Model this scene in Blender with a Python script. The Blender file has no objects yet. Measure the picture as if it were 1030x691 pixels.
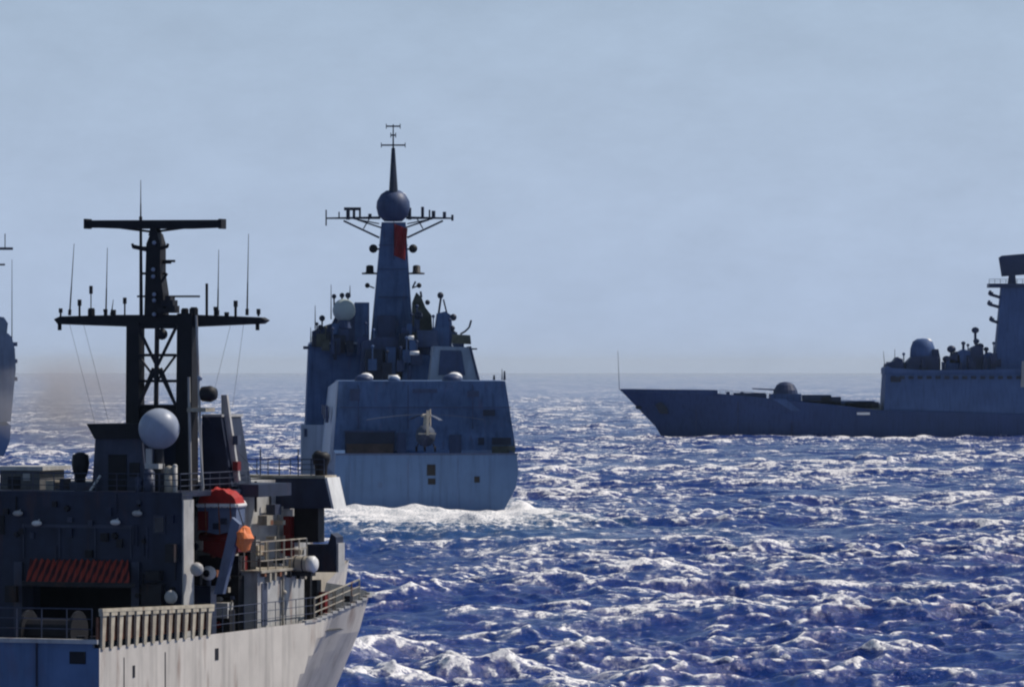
import bpy, bmesh, math, random
import numpy as np
from mathutils import Vector, Matrix

# ---------------------------------------------------------------- camera, sky, sun, exposure
S = bpy.context.scene
F = 5000.0            # focal length in pixels of the 1030 px wide photograph
CW = 1030.0
HOR = 373.0           # horizon row
H = 14.0              # height of the viewer above the sea
PCX = 515.0

cam_d = bpy.data.cameras.new('camera')
cam = bpy.data.objects.new('camera', cam_d)
S.collection.objects.link(cam)
cam.location = (0, 0, H)
cam.rotation_euler = (math.radians(90) + math.atan((HOR - 345.5 - .8) / F), 0, 0)
cam_d.sensor_width = 36.0
cam_d.lens = 36.0 * F / CW
cam_d.clip_start = 1.0
cam_d.clip_end = 90000.0
S.camera = cam

SUN_EL = math.radians(50)
SUN_AZ = math.radians(66)          # to the right of the view direction (+Y)
W = bpy.data.worlds.new('World')
S.world = W
W.use_nodes = True
wn = W.node_tree
wn.nodes.clear()
wo = wn.nodes.new('ShaderNodeOutputWorld')
bg = wn.nodes.new('ShaderNodeBackground')
bg.inputs['Strength'].default_value = 0.085
sky = wn.nodes.new('ShaderNodeTexSky')
sky.sky_type = 'NISHITA'
sky.sun_disc = False
sky.sun_elevation = SUN_EL
sky.sun_rotation = SUN_AZ
sky.air_density = 1.0
sky.dust_density = 0.6
sky.ozone_density = 2.0
sky.altitude = 0
# low down, the clear sky pales into sea haze
wtc = wn.nodes.new('ShaderNodeTexCoord'); wsep = wn.nodes.new('ShaderNodeSeparateXYZ')
wn.links.new(wtc.outputs['Generated'], wsep.inputs[0])
wr = wn.nodes.new('ShaderNodeMapRange'); wr.interpolation_type = 'SMOOTHSTEP'
wr.inputs[1].default_value = -0.02; wr.inputs[2].default_value = 0.24
wr.inputs[3].default_value = 0.92; wr.inputs[4].default_value = 0.0
wn.links.new(wsep.outputs[2], wr.inputs[0])
tint = wn.nodes.new('ShaderNodeMix'); tint.data_type = 'RGBA'
wn.links.new(wr.outputs[0], tint.inputs[0])
wn.links.new(sky.outputs[0], tint.inputs[6])
tint.inputs[7].default_value = (6.35, 8.15, 11.5, 1)
# faint uneven veils in the haze
wnz = wn.nodes.new('ShaderNodeTexNoise'); wnz.inputs['Scale'].default_value = 38; wnz.inputs['Detail'].default_value = 6; wnz.inputs['Roughness'].default_value = .7
wmp = wn.nodes.new('ShaderNodeMapping'); wmp.inputs['Scale'].default_value = (1, 1, 2.2)
wn.links.new(wtc.outputs['Generated'], wmp.inputs[0]); wn.links.new(wmp.outputs[0], wnz.inputs['Vector'])
wr2 = wn.nodes.new('ShaderNodeMapRange'); wr2.inputs[1].default_value = .3; wr2.inputs[2].default_value = .7; wr2.inputs[3].default_value = .95; wr2.inputs[4].default_value = 1.05
wn.links.new(wnz.outputs[0], wr2.inputs[0])
veil = wn.nodes.new('ShaderNodeMix'); veil.data_type = 'RGBA'; veil.blend_type = 'MULTIPLY'; veil.inputs[0].default_value = 1
wn.links.new(tint.outputs[2], veil.inputs[6]); wn.links.new(wr2.outputs[0], veil.inputs[7])
wn.links.new(veil.outputs[2], bg.inputs['Color'])
wn.links.new(bg.outputs[0], wo.inputs[0])

sun_d = bpy.data.lights.new('sun', 'SUN')
sun_d.energy = 5.0
sun_d.angle = math.radians(0.5)
sun_d.color = (1.0, 0.94, 0.86)
sun = bpy.data.objects.new('sun', sun_d)
S.collection.objects.link(sun)
sdir = Vector((math.sin(SUN_AZ) * math.cos(SUN_EL), math.cos(SUN_AZ) * math.cos(SUN_EL), math.sin(SUN_EL)))
sun.rotation_euler = sdir.to_track_quat('Z', 'Y').to_euler()
sun.location = (100, 100, 200)

S.view_settings.view_transform = 'Standard'
S.view_settings.look = 'None'
S.view_settings.gamma = 1.0
S.view_settings.use_curve_mapping = False
S.view_settings.exposure = -0.35
S.render.engine = 'CYCLES'
S.cycles.pixel_filter_type = 'BLACKMAN_HARRIS'
S.cycles.filter_width = 2.2
S.cycles.use_denoising = True
S.cycles.volume_bounces = 0
S.cycles.max_bounces = 6
S.cycles.transparent_max_bounces = 8

# ---------------------------------------------------------------- materials
def nt(name):
    m = bpy.data.materials.new(name)
    m.use_nodes = True
    n = m.node_tree
    return m, n, n.nodes['Principled BSDF']

def paint(name, col, rough=0.55, var=0.18, scale=1.2, streak=0.0, rust=0.0, metal=0.0, spec=0.3):
    """Weathered paint: uneven tone, run-off streaks and rust spots of their own shape."""
    m, n, b = nt(name)
    tc = n.nodes.new('ShaderNodeTexCoord')
    no = n.nodes.new('ShaderNodeTexNoise')
    no.inputs['Scale'].default_value = scale
    no.inputs['Detail'].default_value = 6
    no.inputs['Roughness'].default_value = 0.65
    n.links.new(tc.outputs['Object'], no.inputs['Vector'])
    r = n.nodes.new('ShaderNodeMapRange')
    r.inputs[1].default_value = 0.3; r.inputs[2].default_value = 0.7
    r.inputs[3].default_value = 1 - var; r.inputs[4].default_value = 1 + var
    n.links.new(no.outputs[0], r.inputs[0])
    mx = n.nodes.new('ShaderNodeMix'); mx.data_type = 'RGBA'; mx.blend_type = 'MULTIPLY'
    mx.inputs[0].default_value = 1
    mx.inputs[6].default_value = (*col, 1)
    n.links.new(r.outputs[0], mx.inputs[7])
    out = mx.outputs[2]
    def layer(out, colour, amount, sc, lo, hi, seed):
        mp = n.nodes.new('ShaderNodeMapping')
        mp.inputs['Scale'].default_value = sc
        mp.inputs['Location'].default_value = (seed, seed * 1.7, seed * .3)
        n.links.new(tc.outputs['Object'], mp.inputs[0])
        n2 = n.nodes.new('ShaderNodeTexNoise')
        n2.inputs['Scale'].default_value = 1
        n2.inputs['Detail'].default_value = 5
        n.links.new(mp.outputs[0], n2.inputs['Vector'])
        r2 = n.nodes.new('ShaderNodeMapRange')
        r2.inputs[1].default_value = lo; r2.inputs[2].default_value = hi
        r2.inputs[3].default_value = 0; r2.inputs[4].default_value = amount
        n.links.new(n2.outputs[0], r2.inputs[0])
        m2 = n.nodes.new('ShaderNodeMix'); m2.data_type = 'RGBA'
        n.links.new(r2.outputs[0], m2.inputs[0])
        n.links.new(out, m2.inputs[6])
        m2.inputs[7].default_value = (*colour, 1)
        return m2.outputs[2]
    if streak:
        out = layer(out, tuple(c * .45 for c in col), streak, (2.2, 2.2, .16), .48, .72, 3.1)
    if rust:
        out = layer(out, (.16, .06, .025), rust, (1.6, 1.6, .35), .58, .72, 9.7)
    n.links.new(out, b.inputs['Base Color'])
    b.inputs['Roughness'].default_value = rough
    b.inputs['Metallic'].default_value = metal
    b.inputs['Specular IOR Level'].default_value = spec
    return m

# ---------------------------------------------------------------- object helpers
def tag(o, label=None, cat=None, group=None, kind=None):
    if label: o['label'] = label
    if cat: o['category'] = cat
    if group: o['group'] = group
    if kind: o['kind'] = kind
    return o

def empty(name, loc=(0, 0, 0), rz=0.0):
    o = bpy.data.objects.new(name, None)
    S.collection.objects.link(o)
    o.location = loc
    o.rotation_euler = (0, 0, rz)
    o.empty_display_size = 0.5
    return o

class MB:
    def __init__(s):
        s.bm = bmesh.new()
    def face_loop(s, pts):
        return [s.bm.verts.new(p) for p in pts]
    def prism(s, a, b):
        """closed solid between two loops of the same number of points"""
        va, vb = s.face_loop(a), s.face_loop(b)
        n = len(va)
        s.bm.faces.new(va); s.bm.faces.new(vb[::-1])
        for i in range(n):
            s.bm.faces.new((va[i], vb[i], vb[(i + 1) % n], va[(i + 1) % n]))
        return s
    def box(s, x0, x1, y0, y1, z0, z1):
        return s.prism([(x0, y0, z0), (x1, y0, z0), (x1, y1, z0), (x0, y1, z0)],
                       [(x0, y0, z1), (x1, y0, z1), (x1, y1, z1), (x0, y1, z1)])
    def frustum(s, b, t):
        """b, t = (x0,x1,y0,y1,z)"""
        def q(r): return [(r[0], r[2], r[4]), (r[1], r[2], r[4]), (r[1], r[3], r[4]), (r[0], r[3], r[4])]
        return s.prism(q(b), q(t))
    def tube(s, p, q, r0, r1=None, n=8):
        r1 = r0 if r1 is None else r1
        p, q = Vector(p), Vector(q)
        d = (q - p).normalized()
        a = d.orthogonal().normalized()
        c = d.cross(a)
        ring = lambda o, r: [o + a * (math.cos(k * 2 * math.pi / n) * r) + c * (math.sin(k * 2 * math.pi / n) * r) for k in range(n)]
        return s.prism(ring(p, r0), ring(q, r1))
    def path(s, pts, r, n=6):
        for i in range(len(pts) - 1):
            s.tube(pts[i], pts[i + 1], r, n=n)
        return s
    def lathe(s, o, prof, n=20, axis='z'):
        """prof = [(r, h)...] from one end to the other"""
        o = Vector(o)
        rows = []
        for r, h in prof:
            row = []
            for k in range(n):
                a = 2 * math.pi * k / n
                x, y = math.cos(a) * max(r, 1e-3), math.sin(a) * max(r, 1e-3)
                v = {'z': (x, y, h), 'y': (x, h, y), 'x': (h, x, y)}[axis]
                row.append(s.bm.verts.new(o + Vector(v)))
            rows.append(row)
        for i in range(len(rows) - 1):
            for k in range(n):
                s.bm.faces.new((rows[i][k], rows[i][(k + 1) % n], rows[i + 1][(k + 1) % n], rows[i + 1][k]))
        s.bm.faces.new(rows[0][::-1]); s.bm.faces.new(rows[-1])
        return s
    def ball(s, c, r, sx=1, sy=1, sz=1, seg=20):
        m = Matrix.Translation(c) @ Matrix.Diagonal((r * sx, r * sy, r * sz, 1))
        bmesh.ops.create_uvsphere(s.bm, u_segments=seg, v_segments=seg // 2, radius=1, matrix=m)
        return s
    def loft(s, rows, cap=True):
        """rows: list of equal-length open point lists -> skin"""
        R = [s.face_loop(r) for r in rows]
        for i in range(len(R) - 1):
            for k in range(len(R[i]) - 1):
                s.bm.faces.new((R[i][k], R[i + 1][k], R[i + 1][k + 1], R[i][k + 1]))
        if cap:
            s.bm.faces.new(R[0]); s.bm.faces.new(R[-1][::-1])
        return s
    def build(s, name, mat, parent=None, label=None, smooth=False, bevel=0.0):
        bmesh.ops.recalc_face_normals(s.bm, faces=s.bm.faces[:])
        me = bpy.data.meshes.new(name)
        s.bm.to_mesh(me); s.bm.free()
        me.materials.append(mat)
        if smooth:
            for p in me.polygons: p.use_smooth = True
        o = bpy.data.objects.new(name, me)
        S.collection.objects.link(o)
        if parent: o.parent = parent
        if label: o['label'] = label
        if bevel:
            b = o.modifiers.new('bevel', 'BEVEL'); b.width = bevel; b.segments = 2; b.limit_method = 'ANGLE'
        return o

class Frame:
    """A ship's own axes: u to starboard, v ahead, z up; turns a photo pixel on the plane v = const into (u, z)."""
    def __init__(s, px, d, heading):
        s.a = heading
        s.ox = (px - PCX) / F * d
        s.oy = d
        s.sn, s.cs = math.sin(heading), math.cos(heading)
    def P(s, px, py, v):
        dx, dz = (px - PCX) / F, -(py - HOR) / F
        t = (v + s.ox * s.sn + s.oy * s.cs) / (dx * s.sn + s.cs)
        return ((t * dx - s.ox) * s.cs - (t - s.oy) * s.sn, H + t * dz)
    def U(s, px, py, u):
        """point on the plane u = const -> (v, z)"""
        dx, dz = (px - PCX) / F, -(py - HOR) / F
        # (t dx - ox) cs - (t - oy) sn = u
        t = (u + s.ox * s.cs - s.oy * s.sn) / (dx * s.cs - s.sn)
        return ((t * dx - s.ox) * s.sn + (t - s.oy) * s.cs, H + t * dz)
    def root(s, name):
        return empty(name, (s.ox, s.oy, 0), -s.a)
    def poly(s, pts, v, dv):
        """solid: pixel outline on plane v, extruded dv ahead"""
        L = [s.P(x, y, v) for x, y in pts]
        return [(u, v, z) for u, z in L], [(u, v + dv, z) for u, z in L]
    def rect(s, x0, y0, x1, y1, v, dv, mb=None):
        mb = mb or MB()
        u0, z0 = s.P(x0, y1, v); u1, z1 = s.P(x1, y0, v)
        return mb.box(u0, u1, v, v + dv, z0, z1)
    def pt(s, px, py, v):
        u, z = s.P(px, py, v)
        return (u, v, z)
# ---------------------------------------------------------------- the sea
def make_sea():
    rng = np.random.RandomState(7)
    rows = [4.0]
    while rows[-1] < 22500:
        d = rows[-1]
        if d < 160: s = max(1.2, d * 0.05)
        elif d < 190: s = 0.8
        else:
            s = max(0.26, 0.26 * (d / 300.0) ** 1.35)
        if d > 2500: s = max(s, d * 0.0035)
        if d > 12000: s = d * .03
        rows.append(d + s)
    R = np.array(rows)
    half = math.radians(7.6)
    core = np.linspace(-half, half, 1000)
    st = []
    a, s = half, core[1] - core[0]
    while a < math.pi * 0.98:
        s *= 1.25; s = min(s, math.radians(6)); a += s; st.append(a)
    st = np.array(st)
    A = np.concatenate([-st[::-1], core, st])
    nr, nc = len(R), len(A)
    print('sea grid', nr, nc)
    X0 = R[:, None] * np.sin(A)[None, :]
    Y0 = R[:, None] * np.cos(A)[None, :]
    rs = np.gradient(R)[:, None]
    cs = R[:, None] * np.gradient(A)[None, :]
    sp = np.maximum(rs, np.minimum(cs, 50)).astype(np.float32)
    X0 = X0.astype(np.float32); Y0 = Y0.astype(np.float32)
    Z = np.zeros_like(X0); DX = np.zeros_like(X0); DY = np.zeros_like(X0)
    Jxx = np.zeros_like(X0); Jyy = np.zeros_like(X0); Jxy = np.zeros_like(X0)
    wind = math.radians(200)      # waves run towards the viewer and to the left
    # slow phase warp so that trains never line up
    wx = 2.6 * np.sin(X0 * .021 + Y0 * .013 + 1.3) + 1.9 * np.sin(X0 * -.034 + Y0 * .027 + 4.1)
    wy = 3.1 * np.sin(X0 * .017 - Y0 * .019 + 2.2) + 2.2 * np.sin(X0 * .041 + Y0 * .011 + .4)
    grp = 1 + .38 * np.sin(X0 * .043 + Y0 * .031 + .7) * np.sin(X0 * -.027 + Y0 * .052 + 2.) + .25 * np.sin(X0 * .11 - Y0 * .06 + 3)
    lams = np.concatenate([np.geomspace(45, 15, 9), np.geomspace(14, 4.2, 24), np.geomspace(4.0, 0.9, 40)])
    for lam in lams:
        k = 2 * math.pi / lam
        spread = 0.5 if lam > 14 else (0.9 if lam > 4 else 1.4)
        th = wind + rng.randn() * spread
        steep = (0.032 if lam > 14 else (0.044 if lam > 4 else (.052 if lam > 1.8 else .044))) * (0.6 + .8 * rng.rand())
        amp = steep / k
        if lam > 14: amp *= .55
        kx, ky = k * math.sin(th), k * math.cos(th)
        ph = rng.rand() * 6.283
        w = np.clip((lam / sp - 2.2) / 3.0, 0, 1).astype(np.float32)
        g = grp if lam < 14 else 1.0
        ang = (kx * (X0 + wx) + ky * (Y0 + wy) + ph).astype(np.float32)
        c, sn = np.cos(ang), np.sin(ang)
        aw = amp * w * g
        q = 0.9
        Z += aw * c
        DX -= q * aw * sn * (kx / k); DY -= q * aw * sn * (ky / k)
        full = amp * np.clip((lam / np.maximum(sp, .01) - 1.2) / 2, 0, 1) * g
        Jxx -= q * full * c * kx * kx / k; Jyy -= q * full * c * ky * ky / k; Jxy -= q * full * c * kx * ky / k
    J = (1 + Jxx) * (1 + Jyy) - Jxy ** 2
    # ships cut the swell: flatten a little, and churn the wake of the middle ship
    foam = .02 + np.clip((0.95 - J) / 0.66, 0, 1.2) + np.clip(Z - .3, 0, 1.5) * .35 + .12 * np.clip((R[:, None] - 260) / 200., 0, 1) + .16 * np.clip((R[:, None] - 500) / 1500., 0, 1)
    # wake behind the middle ship: its stern stands at (WX, WY), running away to the left
    a = MID.a
    dx, dy = X0 - MID.ox, Y0 - MID.oy
    v = dx * math.sin(a) + dy * math.cos(a)
    u = dx * math.cos(a) - dy * math.sin(a)
    cu = u + 9.0
    back = np.clip(-v, 0, None)
    width = 9.5 + back * .05
    wk = np.exp(-(cu / width) ** 4) * np.exp(-(back / 66.) ** 2) * (v < 2.5)
    side = np.exp(-((np.abs(cu) - 9.6 - np.clip(-v, 0, 99) * .16) / 2.2) ** 2) * np.exp(-np.abs(v + 4) / 36.) * (v < 60)
    wake = np.clip(wk * 1.05 + side * .95, 0, 1)
    Z += side * .3 * (0.6 + .4 * np.sin(X0 * 1.9) * np.sin(Y0 * .5)) + .12 * wk * np.sin(X0 * 1.3 + Y0 * .6) + .1 * wk * np.exp(-back / 6.) + 1.0 * np.exp(-((u - .9) / 1.1) ** 2) * np.exp(-((v + 1) / 5.) ** 2)
    # foam along the waterline of the crossing ship
    fx, fy = X0 - RIGHT.ox, Y0 - RIGHT.oy
    bw = np.exp(-((fy + 9.5) / 4.5) ** 2) * (fx > -1) * .7
    wake = np.clip(wake + bw * .0, 0, 1)
    foam = foam + bw
    X = X0 + DX; Y = Y0 + DY
    co = np.stack([X, Y, Z], -1).reshape(-1, 3).astype(np.float32)
    idx = np.arange(nr * nc, dtype=np.int32).reshape(nr, nc)
    q4 = np.stack([idx[:-1, :-1], idx[:-1, 1:], idx[1:, 1:], idx[1:, :-1]], -1).reshape(-1, 4)[:, ::-1]
    me = bpy.data.meshes.new('sea')
    me.vertices.add(len(co)); me.vertices.foreach_set('co', co.ravel())
    me.loops.add(q4.size); me.loops.foreach_set('vertex_index', q4.ravel().astype(np.int32))
    me.polygons.add(len(q4))
    me.polygons.foreach_set('loop_start', np.arange(0, q4.size, 4, dtype=np.int32))
    me.polygons.foreach_set('loop_total', np.full(len(q4), 4, dtype=np.int32))
    me.update(calc_edges=True)
    me.polygons.foreach_set('use_smooth', np.ones(len(q4), dtype=bool))
    at = me.attributes.new('foam', 'FLOAT', 'POINT'); at.data.foreach_set('value', foam.ravel().astype(np.float32))
    at = me.attributes.new('wake', 'FLOAT', 'POINT'); at.data.foreach_set('value', wake.ravel().astype(np.float32))
    o = bpy.data.objects.new('sea', me)
    S.collection.objects.link(o)
    tag(o, kind='structure')
    # material
    m, n, b = nt('sea_water')
    L = n.links.new
    tc = n.nodes.new('ShaderNodeTexCoord')
    def noise(scale, det=4, rough=.6, sx=1, sy=1):
        mp = n.nodes.new('ShaderNodeMapping'); mp.inputs['Scale'].default_value = (sx, sy, 1)
        L(tc.outputs['Object'], mp.inputs[0])
        t = n.nodes.new('ShaderNodeTexNoise')
        t.inputs['Scale'].default_value = scale; t.inputs['Detail'].default_value = det; t.inputs['Roughness'].default_value = rough
        L(mp.outputs[0], t.inputs['Vector'])
        return t.outputs[0]
    def math_(op, a, b_, clamp=False):
        k = n.nodes.new('ShaderNodeMath'); k.operation = op; k.use_clamp = clamp
        for i, v_ in enumerate((a, b_)):
            if isinstance(v_, (int, float)): k.inputs[i].default_value = v_
            else: L(v_, k.inputs[i])
        return k.outputs[0]
    def rng_(x, lo, hi, a=0., z=1.):
        k = n.nodes.new('ShaderNodeMapRange'); k.interpolation_type = 'SMOOTHSTEP'
        k.inputs[1].default_value = lo; k.inputs[2].default_value = hi; k.inputs[3].default_value = a; k.inputs[4].default_value = z
        L(x, k.inputs[0]); return k.outputs[0]
    fa = n.nodes.new('ShaderNodeAttribute'); fa.attribute_name = 'foam'
    wa = n.nodes.new('ShaderNodeAttribute'); wa.attribute_name = 'wake'
    n1 = noise(1.35, 6, .7, 1, .45)       # patch scale
    n2 = noise(4.5, 5, .7, 1, .6)       # lace
    n3 = noise(.055, 3, .5, 1, .5)      # large areas with more or less foam
    lace = rng_(n2, .38, .56)
    base = math_('ADD', math_('MULTIPLY', fa.outputs['Fac'], 1.15), math_('MULTIPLY', math_('SUBTRACT', n1, .5), 3.0))
    base = math_('ADD', base, math_('MULTIPLY', math_('SUBTRACT', n3, .5), 1.8))
    base = math_('ADD', base, math_('MULTIPLY', math_('SUBTRACT', noise(.3, 4, .65, 1, .4), .5), 3.0))
    base = math_('ADD', base, math_('MULTIPLY', math_('SUBTRACT', noise(.012, 4, .65, 1, .35), .5), 1.1))
    core = math_('MULTIPLY', rng_(base, FOAM_LO, FOAM_HI), math_('ADD', math_('MULTIPLY', lace, .62), .36))
    thin = math_('MULTIPLY', rng_(base, FOAM_LO - .55, FOAM_LO + .15), math_('ADD', math_('MULTIPLY', rng_(noise(1.7, 5, .75, 1, .4), .42, .62), .30), .02))
    f1 = math_('MAXIMUM', core, thin)
    wk_ = math_('ADD', math_('MULTIPLY', wa.outputs['Fac'], 1.25), math_('MULTIPLY', math_('SUBTRACT', n1, .62), 1.5))
    f2 = math_('MULTIPLY', rng_(wk_, .25, .75), math_('ADD', math_('MULTIPLY', lace, .5), .5))
    ff = math_('MAXIMUM', f1, f2)
    # water
    b.inputs['Base Color'].default_value = (0.002, 0.027, 0.185, 1)
    b.inputs['Roughness'].default_value = 0.12
    b.inputs['IOR'].default_value = 1.333
    mixc = n.nodes.new('ShaderNodeMix'); mixc.data_type = 'RGBA'
    L(wa.outputs['Fac'], mixc.inputs[0])
    mixc.inputs[6].default_value = (0.002, 0.027, 0.185, 1); mixc.inputs[7].default_value = (0.05, 0.16, 0.24, 1)
    L(mixc.outputs[2], b.inputs['Base Color'])
    bp = n.nodes.new('ShaderNodeBump'); bp.inputs['Strength'].default_value = 1.0; bp.inputs['Distance'].default_value = .22
    hb = math_('ADD', math_('MULTIPLY', noise(2.2, 5, .62), 1.0), math_('MULTIPLY', ff, .25))
    L(hb, bp.inputs['Height'])
    L(bp.outputs[0], b.inputs['Normal'])
    fo = n.nodes.new('ShaderNodeBsdfDiffuse'); fo.inputs[0].default_value = (.93, .90, .88, 1)
    
    mx = n.nodes.new('ShaderNodeMixShader')
    L(ff, mx.inputs[0]); L(b.outputs[0], mx.inputs[1]); L(fo.outputs[0], mx.inputs[2])
    L(mx.outputs[0], n.nodes['Material Output'].inputs[0])
    me.materials.append(m)
    return o
FOAM_LO, FOAM_HI = .62, .92
MID = Frame(515, 500.0, math.radians(-3))
RIGHT = Frame(672, 1045.0, math.radians(-90))
make_sea()

# air
def make_haze():
    mb = MB(); mb.box(-24500, 24500, -24500, 24500, -6, 62)
    m = bpy.data.materials.new('haze'); m.use_nodes = True
    n = m.node_tree; n.nodes.clear()
    o = n.nodes.new('ShaderNodeOutputMaterial'); v = n.nodes.new('ShaderNodeVolumePrincipled')
    v.inputs['Color'].default_value = (.66, .84, 1, 1)
    v.inputs['Absorption Color'].default_value = (1, 1, 1, 1)
    v.inputs['Density'].default_value = HAZE
    v.inputs['Anisotropy'].default_value = 0.45
    n.links.new(v.outputs[0], o.inputs['Volume'])
    ob = mb.build('haze', m)
    tag(ob, 'thin pale sea air that fades the far ships and the horizon', 'haze', kind='stuff')
HAZE = 3e-5
make_haze()
# ---------------------------------------------------------------- paints
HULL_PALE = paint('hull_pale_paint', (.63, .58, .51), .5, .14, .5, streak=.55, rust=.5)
HULL_SHADE = paint('hull_shade_paint', (.11, .18, .31), .5, .22, .5, streak=.6, rust=.25)  # darker blue copy of the hull paint, shade put into the colour
NAVY = paint('dark_grey_paint', (.022, .030, .060), .5, .35, .9, streak=.7, rust=.25)
NAVY2 = paint('mid_grey_paint', (.055, .066, .105), .5, .3, 1.2, streak=.6, rust=.3)
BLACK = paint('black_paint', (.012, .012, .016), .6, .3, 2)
SOOT = paint('sooty_dark_metal', (.02, .02, .026), .6, .4, 2, rust=.3)
LIGHT = paint('light_grey_paint', (.46, .45, .43), .5, .2, 1.5, streak=.6, rust=.6)
BEIGE = paint('stained_beige_paint', (.40, .36, .29), .6, .3, 1.6, streak=.7, rust=.8)
CREAM = paint('cream_paint', (.50, .44, .33), .55, .25, 2.5, streak=.5, rust=.9)
WHITE = paint('white_radome', (.33, .37, .45), .4, .15, 1.5, streak=.25)
BRIGHT = paint('bright_white_paint', (.80, .79, .76), .4, .1, 2, streak=.3, rust=.3)
RED = paint('red_canvas', (.36, .02, .016), .7, .3, 3)
DRED = paint('dark_red_hull', (.16, .012, .012), .5, .3, 2)
ORANGE = paint('orange_buoy', (.85, .23, .07), .5, .15, 3)
BOATGREY = paint('boat_grey', (.115, .15, .24), .5, .2, 2, streak=.4)
RUST = paint('rusty_steel', (.22, .09, .05), .8, .4, 5)
DECK = paint('deck_paint', (.07, .07, .07), .8, .35, .8, rust=.5)
GLASS = paint('dark_glass', (.01, .012, .018), .08, .1, 1, spec=.6)

def striped(name, c1, c2, scale):
    m, n, b = nt(name)
    tc = n.nodes.new('ShaderNodeTexCoord'); w = n.nodes.new('ShaderNodeTexWave')
    w.bands_direction = 'X'; w.inputs['Scale'].default_value = scale; w.inputs['Distortion'].default_value = .25
    w.inputs['Detail'].default_value = 2
    n.links.new(tc.outputs['Object'], w.inputs[0])
    r = n.nodes.new('ShaderNodeValToRGB')
    r.color_ramp.elements[0].position = .35; r.color_ramp.elements[0].color = (*c1, 1)
    r.color_ramp.elements[1].position = .6; r.color_ramp.elements[1].color = (*c2, 1)
    n.links.new(w.outputs['Fac'], r.inputs[0]); n.links.new(r.outputs[0], b.inputs['Base Color'])
    b.inputs['Roughness'].default_value = .8
    return m
AWN = striped('striped_canvas', (.06, .012, .014), (.34, .045, .028), 1.25)

def rebase(root, loc):
    """put the thing's Empty at its base without moving what it carries"""
    bpy.context.view_layer.update()
    l = Vector(loc)
    root.location = root.location + root.rotation_euler.to_matrix() @ l
    for c in list(bpy.data.objects):
        if c.parent is root:
            c.location = Vector(c.location) - l

def railing(pts, h, parent, mat, n=8, r=.02, wires=3, name='railing'):
    mb = MB()
    pts = [Vector(p) for p in pts]
    for i in range(len(pts) - 1):
        for k in range(wires):
            z = Vector((0, 0, h * (k + 1) / wires))
            mb.tube(pts[i] + z, pts[i + 1] + z, r * (.8 if k < wires - 1 else 1.1), n=5)
        m = max(1, round(n * (pts[i + 1] - pts[i]).length / sum((pts[j + 1] - pts[j]).length for j in range(len(pts) - 1))))
        for k in range(m + 1):
            p = pts[i].lerp(pts[i + 1], k / m)
            mb.tube(p, p + Vector((0, 0, h)), r, n=5)
    return mb.build(name, mat, parent)

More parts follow.
